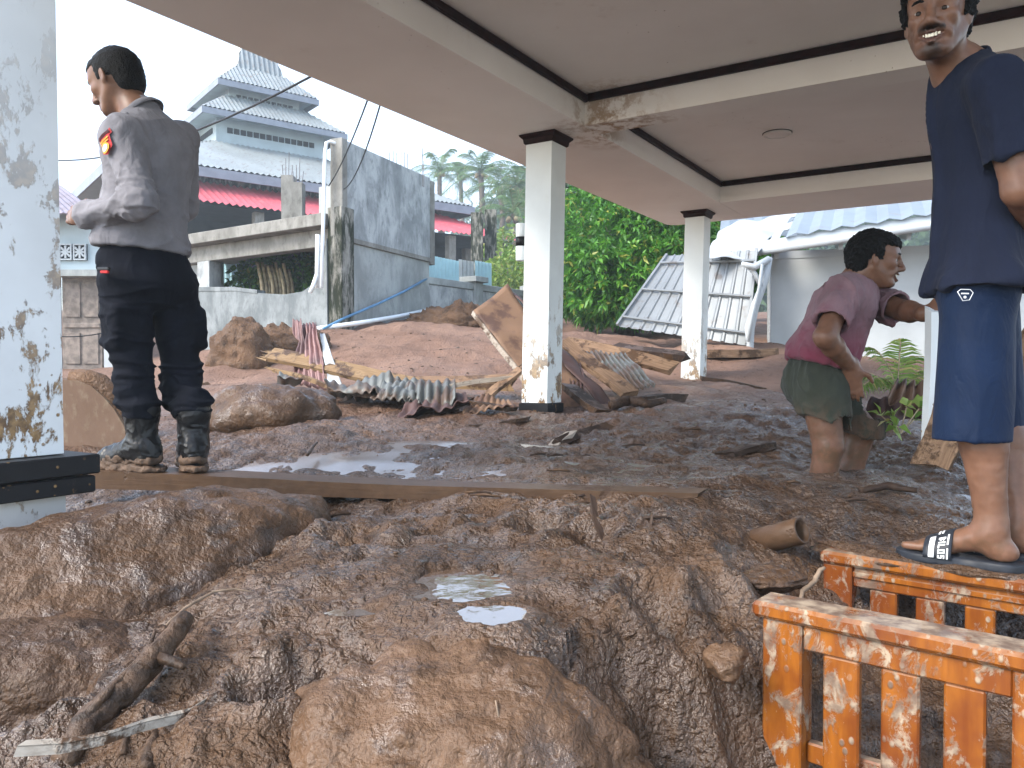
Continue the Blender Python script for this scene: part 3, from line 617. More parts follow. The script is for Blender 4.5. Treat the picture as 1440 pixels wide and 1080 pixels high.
# sheet-metal fence under the canopy and along the boundary wall
def fence_sheet(x0, x1, y0, y1, Y0, Y1, m, label, pitch=.12, grp=None):
    a = P(x0, y1, Y0); b = P(x1, y1, Y1); h = P(x0, y0, Y0).z-a.z; e = (b-a); e.z = 0; L = e.length; e.normalize(); a.z = (a.z+b.z)/2
    mb = corr(a-UP*.5, e, UP, 0, L, h+.5, pitch, .018, th=.006); o = mb.build('metal_fence_sheet', M[m], None); tag(o, label, 'fence', grp); return o
fence_sheet(300, 352, 352, 420, 15.2, 15.0, 'sheet_blue', 'pale blue corrugated sheet fence behind the canopy post')
fence_sheet(352, 395, 360, 420, 15.0, 14.8, 'sheet_grey', 'grey corrugated sheet fence behind the bamboo stakes')
fence_sheet(596, 645, 361, 404, 15.0, 16.0, 'sheet_blue', 'pale blue corrugated fence sheet next to the tall grey wall')
fence_sheet(646, 668, 366, 404, 16.0, 16.4, 'sheet_grey', 'grey corrugated fence sheet between two blue ones')
fence_sheet(669, 692, 368, 408, 16.4, 16.9, 'sheet_blue', 'pale blue corrugated fence sheet at the broken post')
bw = thing('boundary_wall', 'grey plastered boundary wall with square capped piers below blue fence', 'wall', P(660, 440, 14.2))
w0, w1 = P(598, 450, 13.3), P(770, 455, 16.5); e = (w1-w0); e.z = 0; Lw = e.length; e.normalize(); nb = Vector((-e.y, e.x, 0))
def bbox(name, m, s0, s1, d, z0, z1): 
    mb = MB(); o_ = Vector((w0.x, w0.y, 0)); mb.frame_box(o_+e*((s0+s1)/2)+UP*((z0+z1)/2), e, nb, UP, (s1-s0)/2, d, (z1-z0)/2, .008); return mb.build(name, m, bw)
bbox('panel', M['conc_blue'], 0, Lw, .06, 1.6, 2.98); bbox('coping', M['conc_grey'], 0, Lw, .085, 2.981, 3.10)
for s_ in (1.35, 3.3):
    bbox('pier', M['conc_grey'], s_-.12, s_+.12, .12, 1.6, 3.12); bbox('pier_cap', M['conc_grey'], s_-.19, s_+.19, .19, 3.121, 3.22)
# posts at the open end of the red veranda
for px, y0, y1, Y, lab in ((671, 300, 402, 24, 'paler stained concrete post next to the tall grey wall, under the red veranda roof'), (690, 296, 405, 24.5, 'dark stained concrete post rising through the broken end of the red roof'), (704, 330, 420, 27, 'shorter dark post beyond the broken end of the red roof')):
    a = P(px, y1+25, Y); b = P(px, y0, Y); o = MB().beam(a, b, .36, .36, .01, V(0, 1, 0)).build('concrete_post', M['conc_moss'], None); tag(o, lab, 'post', 'posts at the veranda end')
# --- white building on the right with its roof torn down
rb = thing('damaged_white_building', 'low white building with zinc roof and torn-down white eave', 'building', P(1200, 495, 11.0))
W0, W1 = P(1084, 487, 10.6), P(1330, 500, 10.0)
W0g, W1g = Vector((W0.x, W0.y, 0)), Vector((W1.x+1.6, W1.y-.5, 0)); we = (W1g-W0g).normalized(); wnb = Vector((-we.y, we.x, 0)); WL = (W1g-W0g).length
mb = MB(); mb.frame_box(W0g+we*(WL/2)+wnb*.1+UP*2.15, we, wnb, UP, WL/2, .1, .98); mb.build('wall', M['housewhite'], rb)
mb = MB(); mb.frame_box(W0g+we*.1+wnb*2.0+UP*2.15, wnb, we, UP, 1.9, .1, .975); mb.build('side_wall', M['housewhite'], rb)
ea, eb = P(1052, 356, 10.1), P(1305, 318, 9.3); ed = (eb-ea).normalized(); eL = (eb-ea).length+1.5
MB().tube([ea, ea+ed*eL], .055, 10).build('gutter', M['whitemembrane'], rb, True)
MB().beam(ea+UP*.07+wnb*.06, ea+ed*eL+UP*.07+wnb*.06, .03, .13).build('fascia', M['whitemembrane'], rb)
upv = (P(1130, 297, 12.2)-P(1110, 345, 10.0)).normalized()
corr(ea+UP*.14, ed, upv, .45, eL, 3.0, .26, .02, th=.006).build('roof_sheet', M['zinc'], rb)
for k in range(4):
    a = ea+ed*(.35+k*.75)+wnb*.12-UP*.06; MB().beam(a, a+wnb*.55+UP*.10, .05, .10).build('rafter', M['whitemembrane'], rb)
MB().beam(W0g+wnb*.02+UP*3.08, W0g+we*WL+wnb*.02+UP*3.08, .06, .10).build('wall_plate', M['whitemembrane'], rb)
rb2 = thing('torn_eave_membrane', 'crumpled white roofing membrane hanging over the torn sheet', 'roofing', P(1000, 350, 10.4))
def bilin(c00, c10, c11, c01, nu, nv, amp, sc, seed=0):
    g = []
    for j in range(nv):
        row = []
        for i in range(nu):
            s_, t_ = i/(nu-1), j/(nv-1); row.append((c00*(1-s_)+c10*s_)*(1-t_)+(c01*(1-s_)+c11*s_)*t_)
        g.append(row)
    a = np.array([[tuple(p) for p in r] for r in g]); nn = np.cross(np.array(c10-c00), np.array(c01-c00)); nn /= np.linalg.norm(nn); f = a.reshape(-1, 3)
    d = fbm(f*sc, 3, seed=seed)*amp; f = f+nn[None, :]*d[:, None]; return [[Vector(p) for p in r] for r in f.reshape(a.shape)]
MB().sheet(bilin(P(990, 366, 9.9), P(1056, 357, 9.9), P(1130, 298, 11.6), P(1012, 330, 11.4), 30, 20, .10, 1.6, 3), .012).build('membrane', M['whitemembrane'], rb2, True)
MB().sheet(bilin(P(1056, 357, 9.9), P(1066, 352, 9.9), P(1150, 300, 11.4), P(1130, 298, 11.6), 8, 20, .05, 3, 5), .012).build('torn_edge', M['whitemembrane'], rb2, True)
corr(P(1012, 331, 11.6), V(1, .1, 0).normalized(), V(.25, .85, .45).normalized(), 0, 1.4, 1.6, .26, .02, th=.006).build('roof_sheet', M['zinc'], rb2)
# fallen zinc sheet seen from below, with battens
fs_ = thing('fallen_roof_sheet', 'fallen ribbed zinc roof sheet lying tilted, battens showing underneath', 'roofing', P(960, 470, 9.9))
q00, q10, q11, q01 = P(868, 459, 10.3), P(1050, 486, 9.6), P(1064, 352, 9.85), P(938, 360, 11.0)
nu = 89; rows = [[], []]; nrm = (q10-q00).cross(q01-q00).normalized()
for i in range(nu):
    s_ = i/(nu-1); k = i % 8; off = nrm*(.018 if k in (0, 1) else 0.0)
    rows[0].append(q00.lerp(q10, s_)+off); rows[1].append(q01.lerp(q11, s_)+off)
MB().sheet(rows, .006).build('ribbed_sheet', M['zinc_under'], fs_)
for t_ in (.10, .48, .86):
    sgn = -1 if nrm.y > 0 else 1
    a = q00.lerp(q01, t_)+nrm*sgn*.045; b = q10.lerp(q11, t_)+nrm*sgn*.045; MB().beam(a, b, .028, .03, .004, nrm).build('batten', M['zinc_under'], fs_)
for a, b in ((q00, q01), (q10, q11)):
    MB().beam(a+nrm*sgn*.03, b+nrm*sgn*.03, .035, .04, .004, nrm).build('edge_trim', M['zinc_under'], fs_)
tp = thing('bent_eave_frame', 'bent white steel truss post wrapped in torn membrane', 'frame', P(1056, 517, 9.6))
MB().tube([P(1082, 362, 9.7), P(1076, 395, 9.7), P(1062, 430, 9.65), P(1054, 462, 9.6), P(1055, 490, 9.6), P(1057, 522, 9.55)], [.055, .06, .07, .085, .06, .055], 9, squash=.6).build('post', M['whitemembrane'], tp, True)
MB().tube([P(1072, 372, 9.6), P(1068, 405, 9.6), P(1058, 445, 9.55), P(1052, 480, 9.5)], [.03, .035, .04, .03], 7, squash=.5).build('post', M['whitemembrane'], tp, True)
MB().tube([P(1050, 372, 9.65), P(1062, 385, 9.65), P(1070, 402, 9.65)], .03, 7).build('brace', M['whitemembrane'], tp, True)
MB().tube([P(1043, 371, 9.6), P(1060, 376, 9.62), P(1082, 364, 9.65)], [.03, .045, .04], 7).build('brace', M['whitemembrane'], tp, True)
# cables
def cable(pts, label, r=.012, sag=0):
    o = MB().tube(pts, r, 5).build('cable', M['wire'], None, True); tag(o, label, 'cable'); return o
def catn(a, b, sag, n=14): return [a.lerp(b, k/n)-UP*sag*4*(k/n)*(1-k/n) for k in range(n+1)]
cable(catn(P(60, 225, 13), P(440, 106, 7.6), .25), 'black overhead cable running from the porch eave past the tiered roof')
cable(catn(P(517, 140, 7.0), P(468, 252, 10.8), .05, 10)+[P(462, 262, 10.8)], 'thin cable dropping from the eave to the white drain pipe', .008)
cable(catn(P(535, 146, 7.2), P(484, 266, 11.0), .14, 10), 'thin sagging cable from the eave to the tall grey wall', .008)
def pipe(name, pts, r, m, label): 
    o = MB().tube(pts, r, 8).build(name, M[m], None, True); tag(o, label, 'pipe'); return o
pipe('plastic_pipe', [P(440, 463, 10.6), P(500, 455, 10.9), P(560, 445, 12.0), P(603, 436, 12.9)], .032, 'pvc', 'white plastic pipe along the foot of the tall grey wall')
pipe('blue_hose', [P(455, 462, 10.6), P(485, 447, 10.95), P(530, 428, 11.5), P(570, 409, 12.3), P(600, 392, 13.2)], .020, 'pvc_blue', 'thin blue hose rising across the tall grey wall')
cable(catn(P(80, 473, 12), P(150, 467, 12.4), .03, 6), 'thin pale line stretched in front of the panelled door', .009)

cable([P(1402, 38, 4.0), P(1399, 50, 4.0), P(1394, 62, 4.0), P(1391, 75, 4.0)], 'short black wire hanging from the dark red moulding', .006)
# ------------------------------------------------------------------ boulders and heaps
def boulder(name, label, c, rad, rz=0, tilt=0, seed=0, m='mud_rock', sub=6, rough=.16, group=None, cat='boulder', cell=1.0, smear=.012, ty=0.0):
    bm = bmesh.new(); bmesh.ops.create_icosphere(bm, subdivisions=sub, radius=1.0); me = bpy.data.meshes.new(name); bm.to_mesh(me); bm.free()
    n = len(me.vertices); co = np.empty(n*3, np.float32); me.vertices.foreach_get('co', co); p = co.reshape(-1, 3).astype(float)
    d = 1+fbm(p*1.1*cell+seed*3.7, 3, seed=seed)*rough+fbm(p*3.3*cell+seed, 3, seed=seed+5)*rough*.30
    # planes knocked off the stone so it has flats and edges
    rs = np.random.RandomState(seed+100)
    for k in range(7):
        v = rs.normal(size=3); v /= np.linalg.norm(v); lim = rs.uniform(.72, .9); h = (p*d[:, None])@v; over = np.clip(h-lim, 0, None); d = d-over*.75
    q = p*d[:, None]*np.array(rad)[None, :]
    q = q+p*(billow(q*8+seed, 4, seed+9)*smear*2.0+fbm(q*34, 3, seed=seed+13)*smear*.25)[:, None]
    Rm = np.array(Euler((tilt, ty, rz)).to_matrix()); q = q@Rm.T+np.array(c)
    me.vertices.foreach_set('co', q.astype(np.float32).ravel()); me.polygons.foreach_set('use_smooth', np.ones(len(me.polygons), bool)); me.update()
    o = obj(name, me, M[m]); tag(o, label, cat, group); return o
boulder('boulder', 'long mud-plastered boulder sloping up from the pillar to the plank', (-1.19, 2.17, .935), (.72, .29, .25), R(43), 0, 3, rough=.07, smear=.008, ty=R(-12))
boulder('boulder', 'rounded mud-covered boulder bulging beneath the long sloping boulder', (-1.12, 1.76, .83), (.46, .27, .20), R(15), 0, 8, rough=.10, smear=.009)
boulder('boulder', 'big tan mud-smeared boulder below the puddles', (-.10, 1.52, .80), (.41, .25, .235), R(-4), 0, 12, rough=.15, smear=.010)
boulder('boulder', 'wet grey-brown boulder beside the splintered planks', P(372, 575, 4.75)-V(0, 0, .04), (.40, .30, .21), R(-12), 0, 21, sub=5, rough=.14, smear=.01)
boulder('boulder', 'small round stone sunk in mud right of the big boulder', P(1020, 930, 1.72), (.05, .05, .04), 0, 0, 31, sub=4)
boulder('boulder', 'flat muddy slab-like stone near the buried pipe', P(1085, 815, 2.1), (.11, .06, .035), R(20), 0, 36, sub=5, rough=.2, smear=.006)
boulder('earth_heap', 'tall cone-shaped heap of reddish earth in front of the grey low wall', P(338, 500, 8.6)-V(0, 0, .1), (.36, .34, .50), 0, 0, 41, m='mud_dry', sub=5, rough=.12, cat='heap', smear=.02)
boulder('earth_heap', 'low reddish earth heap at the foot of the tall grey wall', P(645, 448, 12.0)-V(0, 0, .12), (.75, .5, .34), R(15), 0, 45, m='mud_dry', sub=5, cat='heap', smear=.04)
boulder('earth_heap', 'rounded earth heap behind the purple rusted sheet', P(400, 478, 9.2)-V(0, 0, .1), (.5, .4, .24), R(10), 0, 49, m='mud_dry', sub=5, cat='heap', smear=.03)
# broken concrete slab lying by the pillar
cs = thing('concrete_slab', 'broken tan concrete slab with curved edge behind the pillar', 'slab', P(130, 622, 4.4)-V(0, 0, .1))
pts = [P(40, 530, 4.4), P(88, 534, 4.4), P(110, 536, 4.4), P(128, 543, 4.4), P(145, 558, 4.4), P(160, 575, 4.4), P(172, 595, 4.4), P(181, 612, 4.4), P(180, 650, 4.4), P(40, 650, 4.4)]
MB().prism(pts, V(.05, .12, 0)).build('slab_face', M['conc_dirty'], cs)
mb = MB(); mb.tube([p_+V(.02, .06, .01) for p_ in pts[1:8]], [.05, .055, .06, .055, .06, .05, .045], 8); mb.build('mud_crust', M['mud_dry'], cs, True)
# clods thrown over the mud: nobody could count them
def clods():
    rs = np.random.RandomState(5); N = 2600; u = rs.uniform(-.75, .75, N); y = 1.15+rs.power(.75, N)*9.0; x = u*y*1.1; keep = (rs.uniform(size=N) < .35+.65*(fbm(p2(x, y, 1.4), 2, seed=4) > -.1)); x, y = x[keep], y[keep]
    n = len(x); z = ground_z(x, y); s = rs.uniform(.002, .007, n)*(1+.15*y)
    ico = bmesh.new(); bmesh.ops.create_icosphere(ico, subdivisions=2, radius=1); bv = np.array([v.co[:] for v in ico.verts]); bf = np.array([[v.index for v in f.verts] for f in ico.faces]); ico.free()
    V_ = []; F_ = []
    for k in range(n):
        q = bv*(1+.3*vnoise(bv*1.7+k*7.1, k % 50))[:, None]*s[k]*np.array([rs.uniform(.7, 1.5), rs.uniform(.7, 1.3), rs.uniform(.45, .85)])
        a = rs.uniform(0, 6.28); q = np.stack([q[:, 0]*cos(a)-q[:, 1]*sin(a), q[:, 0]*sin(a)+q[:, 1]*cos(a), q[:, 2]], 1); V_.append(q+[x[k], y[k], z[k]-s[k]*.12]); F_.append(bf+k*len(bv))
    o = obj('mud_clods', mesh_np('mud_clods', np.vstack(V_), np.vstack(F_), True), M['mud_near']); tag(o, 'small clods of mud scattered over the flow', 'mud', kind='stuff')
clods()

# ------------------------------------------------------------------ timber, sheets and other debris
def mat_wood(name, a, b, mud=.3, sc=1.0, wet=.5):
    t = NT(name); o_ = t.obj(); g = t.noise(7*sc, 5, .6, t.scale(o_, (1, 14, 14)), dist=.5); c = t.mix(t.ramp(g, .3, .7), a, b)
    k = t.ramp(t.noise(5, 6, .7), .64-.3*mud, .72-.3*mud); c = t.mix(k, c, t.mix(t.noise(30, 4), tuple(x*.7 for x in MUD), tuple(x*.95 for x in MUD2)))
    t.set('Base Color', c); t.set('Specular IOR Level', .18); t.set('Roughness', t.ramp(k, 0, 1, .62, .4)); t.set('Normal', t.bump(g, .4, .004, t.bump(k, .5, .008))); M[name] = t.m; return t.m
mat_wood('plank_muddy', (.050, .029, .019), (.072, .043, .029), .95)
mat_wood('plank_tan', (.175, .108, .054), (.27, .18, .098), .42)
mat_wood('plank_brown', (.15, .09, .055), (.27, .175, .11), .5)
mat_wood('plank_dark', (.028, .017, .012), (.055, .034, .024), .5)
mat_wood('plank_grey', (.24, .20, .165), (.36, .31, .26), .4)
mat('root_bark', (.072, .044, .028), .45, .4, 25, .9, 70); mat('twig', (.23, .165, .115), .65, .3, 30)
def plank(label, a, b, w, h, m, up=UP, name='plank', cat='plank', group=None, rough=.25, taper=None, seed=0, split=0, snap=False):
    """sawn board from a to b: own local axes (x along), slightly waney, broken ends"""
    a = Vector(a); b = Vector(b)
    if snap: a.z = gz(a.x, a.y)+h*.3; b.z = gz(b.x, b.y)+h*.3
    d = b-a; L = d.length; d.normalize(); s_ = up.cross(d).normalized(); u = d.cross(s_)
    rs = random.Random(seed*13+int(L*997)); n = 14; vs = []; fs = []
    for i in range(n):
        x = L*i/(n-1); k = i/(n-1); tw = 1-(1-(taper or 1))*k
        e0 = rs.uniform(-.04, .04)*L*.3 if i in (0, n-1) else 0
        for j, (yy, zz_) in enumerate(((-1, -1), (1, -1), (1, 1), (-1, 1))):
            vs.append((x+(rs.uniform(-.03, .05) if i in (0, n-1) else 0), yy*w/2*tw*(1+rs.uniform(-1, 1)*.03*rough*4)+.012*sin(3.1*k+seed), zz_*h/2*(1+rs.uniform(-1, 1)*.05*rough*4)*(tw if taper else 1)+.006*sin(5*k+seed*2)))
    for i in range(n-1):
        for j in range(4): fs.append((4*i+j, 4*i+(j+1) % 4, 4*i+4+(j+1) % 4, 4*i+4+j))
    fs += [(3, 2, 1, 0), tuple(4*(n-1)+j for j in range(4))]
    mb = MB(); mb.add(vs, fs)
    for k in range(split):
        y0 = (k/(max(1, split-1))-.5)*w*.8; mb.add([(L-.02, y0, -h*.3), (L-.02, y0+w*.12, 0), (L-.02, y0, h*.3), (L+rs.uniform(.05, .16), y0+rs.uniform(-.02, .02), 0)], [(0, 1, 2), (0, 1, 3), (1, 2, 3), (2, 0, 3)])
    o = mb.build(name, M[m]); o.matrix_basis = Matrix(((d.x, s_.x, u.x, a.x), (d.y, s_.y, u.y, a.y), (d.z, s_.z, u.z, a.z), (0, 0, 0, 1)))
    tag(o, label, cat, group); return o
pl_a, pl_b = P(140, 672, 3.10), P(985, 699, 2.78)
plank('long mud-coated plank the policeman stands on, sinking into the mud', pl_a, pl_b, .19, .066, 'plank_muddy', seed=1, taper=.62)
plank('splintered tan plank lying across the rusted purple sheet', P(588, 541, 5.7), P(380, 500, 6.3), .15, .035, 'plank_tan', up=V(.1, -.6, .8), seed=2, split=5)
plank('thin tan lath under the splintered plank', P(720, 545, 5.6), P(520, 541, 5.9), .05, .05, 'plank_tan', seed=3)
plank('brown board lying against the foot of the lamp column', P(728, 536, 5.7), P(585, 536, 5.8), .09, .04, 'plank_brown', up=V(0, -.5, .85), seed=4)
plank('short dark board stub under the tan lath', P(660, 560, 5.2), P(570, 592, 4.9), .16, .03, 'plank_dark', seed=5)
plank('long grey-brown plank between the two white columns', P(790, 482, 7.3), P(945, 517, 6.9), .14, .05, 'plank_brown', up=V(0, -.7, .7), seed=6)
plank('upper tan batten crossing behind the muddy white column', P(800, 478, 7.9), P(960, 506, 7.2), .06, .05, 'plank_brown', seed=7)
plank('dark board stump propped against the muddy white column', P(862, 488, 7.4), P(962, 502, 6.95), .11, .06, 'plank_dark', up=V(0, -.4, .9), seed=8)
plank('dark plank lying from the muddy white column towards the bent frame', P(986, 508, 7.5), P(1075, 526, 7.3), .12, .06, 'plank_dark', seed=9, snap=True)
plank('low brown board edge lying below the fallen zinc sheet', P(985, 487, 9.0), P(1085, 487, 9.2), .2, .09, 'plank_brown', seed=10, snap=True)
plank('brown beam leaning behind the lamp column down to the right', P(792, 480, 6.3), P(880, 552, 5.7), .13, .05, 'plank_brown', up=V(.3, -.7, .6), seed=11)
plank('broken tan plank sticking up at the end of the dark plank', P(770, 637, 4.05), P(800, 612, 4.2), .07, .02, 'plank_grey', up=V(-.6, -.6, .6), seed=12)
plank('small dark plank lying on wet mud beyond the long plank', P(786, 626, 4.1), P(853, 600, 4.5), .06, .03, 'plank_dark', up=V(0, -.8, .6), seed=13)
plank('thin dark lath flat on the mud left of the lamp column', P(652, 600, 4.6), P(738, 597, 4.7), .05, .02, 'plank_dark', seed=14, snap=True)
plank('dark wet board lying flat in the wet mud beside the wading man', P(1020, 643, 3.7), P(1085, 633, 3.85), .08, .025, 'plank_dark', seed=15, snap=True)
plank('brown board leaning against the white post behind the smiling man', P(1306, 655, 3.05), P(1345, 560, 2.95), .13, .03, 'plank_brown', up=V(-.6, -.7, .2), seed=16)
plank('white painted post standing between the plant and the smiling man', P(1313, 640, 3.2), P(1311, 445, 3.2), .05, .05, 'post_white', up=V(0, 1, 0), seed=17, rough=.05, name='white_post', cat='post')
plank('brown upright board at the right behind the smiling man', P(1446, 690, 2.6), P(1452, 480, 2.7), .12, .04, 'plank_brown', up=V(-.2, 1, 0), seed=18)
plank('dark stump of a stick standing upright in front of the long plank', P(852, 768, 2.36), P(835, 708, 2.42), .022, .022, 'plank_dark', seed=19, taper=.8, name='stick', cat='stick')
plank('short thin stick poking out of the mud near the stump', P(905, 778, 2.3), P(912, 735, 2.34), .012, .012, 'plank_dark', seed=20, taper=.6, name='stick', cat='stick')
plank('dark lath lying between the two columns at the rusty sheet foot', P(722, 574, 4.95), P(640, 566, 5.1), .1, .03, 'plank_dark', seed=21)
def corr_quad(label, c00, c10, c11, c01, nw, amp, m, crumple=.03, nv=14, th=.005, name='roofing_sheet', seed=0, cat='roofing', curl=0):
    n_ = (c10-c00).cross(c01-c00).normalized(); nu = nw*6+1; rows = []
    for j in range(nv):
        t_ = j/(nv-1); row = []
        for i in range(nu):
            s_ = i/(nu-1); p_ = (c00*(1-s_)+c10*s_)*(1-t_)+(c01*(1-s_)+c11*s_)*t_; row.append(p_+n_*(amp*cos(2*pi*s_*nw)+curl*(s_-.5)**2*4*t_))
        rows.append(row)
    a = np.array([[tuple(p_) for p_ in r] for r in rows]).reshape(-1, 3); a = a+np.array(n_)[None, :]*(fbm(a*4, 3, seed=seed)*crumple)[:, None]
    rows = [[Vector(p_) for p_ in r] for r in a.reshape(nv, nu, 3)]
    o = MB().sheet(rows, th).build(name, M[m], None, True); tag(o, label, cat); return o
corr_quad('crumpled purple-rust corrugated sheet standing upright in the debris', P(408, 540, 6.1), P(462, 548, 5.9), P(448, 458, 6.3), P(428, 462, 6.5), 5, .018, 'rust_purple', .05, seed=1)
corr_quad('white strip of roofing beside the purple rusted sheet', P(464, 550, 5.88), P(484, 550, 5.86), P(456, 468, 6.25), P(449, 468, 6.25), 1, .004, 'whitemembrane', .03, seed=2)
corr_quad('torn rust flap curling above the purple rusted sheet', P(412, 470, 6.4), P(430, 492, 6.3), P(424, 452, 6.4), P(412, 450, 6.5), 2, .014, 'rust_purple', .06, seed=3)
corr_quad('crumpled blue-grey corrugated sheet half buried under the tan lath', P(455, 554, 5.25), P(640, 570, 4.95), P(640, 538, 5.6), P(470, 538, 5.75), 15, .009, 'zinc_rusty', .10, seed=4)
corr_quad('dark bent metal flap sticking out of mud beside the wet boulder', P(555, 590, 4.75), P(662, 573, 4.85), P(655, 553, 5.15), P(580, 558, 5.2), 6, .009, 'rust_dark', .05, seed=5)
corr_quad('small curled dark metal scrap left of the blue-grey sheet', P(388, 540, 5.4), P(425, 541, 5.6), P(420, 527, 5.8), P(392, 528, 5.9), 2, .012, 'zinc_rusty', .07, seed=6)
corr_quad('pale blue and rust corrugated sheet lying between the two columns', P(862, 551, 5.9), P(922, 540, 5.8), P(880, 498, 6.7), P(826, 499, 6.8), 8, .014, 'zinc_rusty', .025, seed=7)
corr_quad('dark slatted metal piece beside the lamp column', P(800, 540, 5.6), P(822, 556, 5.5), P(815, 505, 6.1), P(795, 500, 6.2), 4, .012, 'rust_dark', .02, seed=8)
corr_quad('rusty brown corrugated scrap beside the small palm', P(1250, 555, 3.6), P(1312, 590, 3.45), P(1312, 533, 3.75), P(1262, 532, 3.85), 4, .016, 'rust_brown', .04, seed=9)
corr_quad('dark wet sheet scrap under the rusty corrugated scrap', P(1200, 590, 3.7), P(1300, 600, 3.5), P(1290, 560, 3.8), P(1225, 560, 3.9), 3, .02, 'rust_dark', .08, seed=10)
# big folded rusty sheet leaning behind the lamp column
rs_ = thing('rusty_roof_trough', 'long folded rusty metal trough leaning behind the lamp column', 'roofing', P(800, 575, 5.55))
t0, t1, b0, b1 = P(666, 437, 6.0), P(713, 402, 6.3), P(780, 582, 5.38), P(846, 582, 5.45)
MB().sheet(bilin(t0, t1, b1, b0, 12, 30, .02, 3.0, 4), .012).build('web', M['rust_brown'], rs_, True)
MB().sheet(bilin(t1, t1+V(.16, .12, -.14), b1+V(.12, .12, -.02), b1, 6, 26, .04, 3.5, 6), .010).build('flange', M['rust_dark'], rs_, True)
MB().sheet(bilin(t0+V(-.015, .0, -.03), t0, b0, b0+V(-.02, 0, -.05), 4, 26, .012, 5, 7), .018).build('flange', M['plank_grey'], rs_, True)
# buried pipe mouth, branches, roots, gutter piece
pm = thing('buried_pipe', 'open end of a dark muddy pipe poking out of the mud', 'pipe', P(1100, 760, 2.45))
d_ = (P(1128, 745, 2.38)-P(1060, 762, 2.5)).normalized(); pc = P(1128, 746, 2.38)
ring = [(.036, 0), (.040, -.004), (.041, -.15), (.041, -.20)]
MB().lathe(pc, [(.041, -.22), (.041, -.004), (.039, 0), (.033, 0), (.032, -.02), (.031, -.16), (.001, -.165)], 22, d_).build('pipe_wall', M['plank_muddy'], pm, True, fix=False)
MB().lathe(pc-d_*.05, [(.030, -.01), (.0305, 0)], 20, d_).build('bore', M['dark_inside'], pm)
def branch(label, pts, rad, m='root_bark', name='branch', cat='branch', n=9, kids=()):
    mb = MB(); pts = [Vector(p_) for p_ in pts]; fine = []; fr = []
    for i in range(len(pts)-1):
        for k in range(5):
            t_ = k/5; fine.append(pts[i].lerp(pts[i+1], t_)+Vector((random.uniform(-1, 1), random.uniform(-1, 1), random.uniform(-1, 1)))*rad[i]*.14); fr.append((rad[i]*(1-t_)+rad[i+1]*t_)*random.uniform(.92, 1.08))
    fine.append(pts[-1]); fr.append(rad[-1]); mb.tube(fine, fr, n)
    for kp, kr in kids: mb.tube(kp, kr, 6)
    o = mb.build(name, M[m], None, True); tag(o, label, cat); return o
branch('thick muddy branch lying diagonally below the rounded boulder', [P(85, 1075, 1.37), P(130, 1010, 1.45), P(190, 955, 1.52), P(235, 905, 1.6), P(262, 868, 1.68)], [.024, .029, .027, .024, .018], kids=[([P(225, 925, 1.56), P(242, 930, 1.53), P(258, 938, 1.5)], [.014, .010, .006])])
branch('thin root beside the thick muddy branch', [P(110, 1020, 1.42), P(150, 975, 1.46), P(200, 925, 1.55), P(212, 905, 1.6), P(218, 885, 1.64)], [.007, .008, .007, .005, .003], name='root', cat='root')
branch('fine pale root arching over the undercut of the long boulder', [P(235, 878, 1.66), P(260, 855, 1.74), P(300, 832, 1.82), P(330, 828, 1.84), P(355, 832, 1.84)], [.003, .0035, .003, .0025, .0015], 'twig', 'root', 'root', 6)
branch('pale twig bent beside the armchair post', [P(1125, 850, 1.95), P(1128, 832, 1.98), P(1145, 818, 2.0), P(1152, 803, 2.02), P(1160, 798, 2.02)], [.004, .006, .006, .006, .004], 'twig', 'twig', 'twig', 7)
branch('short crooked root under the pale gutter strip', [P(205, 1080, 1.36), P(212, 1050, 1.4), P(220, 1030, 1.43)], [.012, .012, .008], name='root', cat='root', n=7)
branch('thin stem standing in the gap behind the gutter strip', [P(172, 1060, 1.38), P(178, 1035, 1.41), P(185, 1022, 1.44), P(182, 1010, 1.46)], [.007, .007, .006, .004], name='root', cat='root', n=7)
branch('straw hanging down the front of the big tan boulder', [P(697, 985, 1.42), P(703, 1020, 1.40), P(709, 1055, 1.385)], [.002, .002, .0015], 'twig', 'straw', 'straw', 5)
branch('dark crooked twig lying flat beyond the long plank', [P(432, 640, 3.5), P(440, 628, 3.65), P(446, 622, 3.75)], [.008, .008, .005], name='twig', cat='twig', n=6)
branch('twiggy dark branch lying between the columns and the wading man', [P(860, 570, 5.2), P(885, 562, 5.3), P(910, 568, 5.2), P(935, 563, 5.3)], [.03, .035, .03, .02], 'plank_dark', n=7)
branch('thin dark branch lying in wet mud near the wading man', [P(1010, 640, 3.75), P(1040, 633, 3.8), P(1075, 634, 3.75), P(1090, 630, 3.8)], [.012, .016, .014, .008], 'plank_dark', n=7)
branch('dark driftwood stick lying right of the wading man', [P(1210, 690, 2.9), P(1250, 683, 2.95), P(1290, 690, 2.9)], [.012, .015, .01], 'plank_dark', n=7)
gs = thing('gutter_strip', 'pale broken plastic moulding strip lying in the foreground mud', 'strip', P(120, 1050, 1.35))
pp = [P(24, 1056, 1.27), P(90, 1052, 1.30), P(150, 1040, 1.34), P(200, 1022, 1.40), P(260, 1008, 1.46), P(295, 985, 1.52)]
MB().sheet([[p_+V(0, 0, .006) for p_ in pp], [p_-V(.003, .006, .007) for p_ in pp]], .003).build('face', M['pvc_dirty'] if 'pvc_dirty' in M else mat_wood('pvc_dirty', (.26, .225, .185), (.36, .32, .27), .35), gs)
MB().sheet([[p_+V(0, 0, .007) for p_ in pp], [p_+V(.005, .016, .009) for p_ in pp]], .003).build('lip', M['pvc_dirty'], gs)
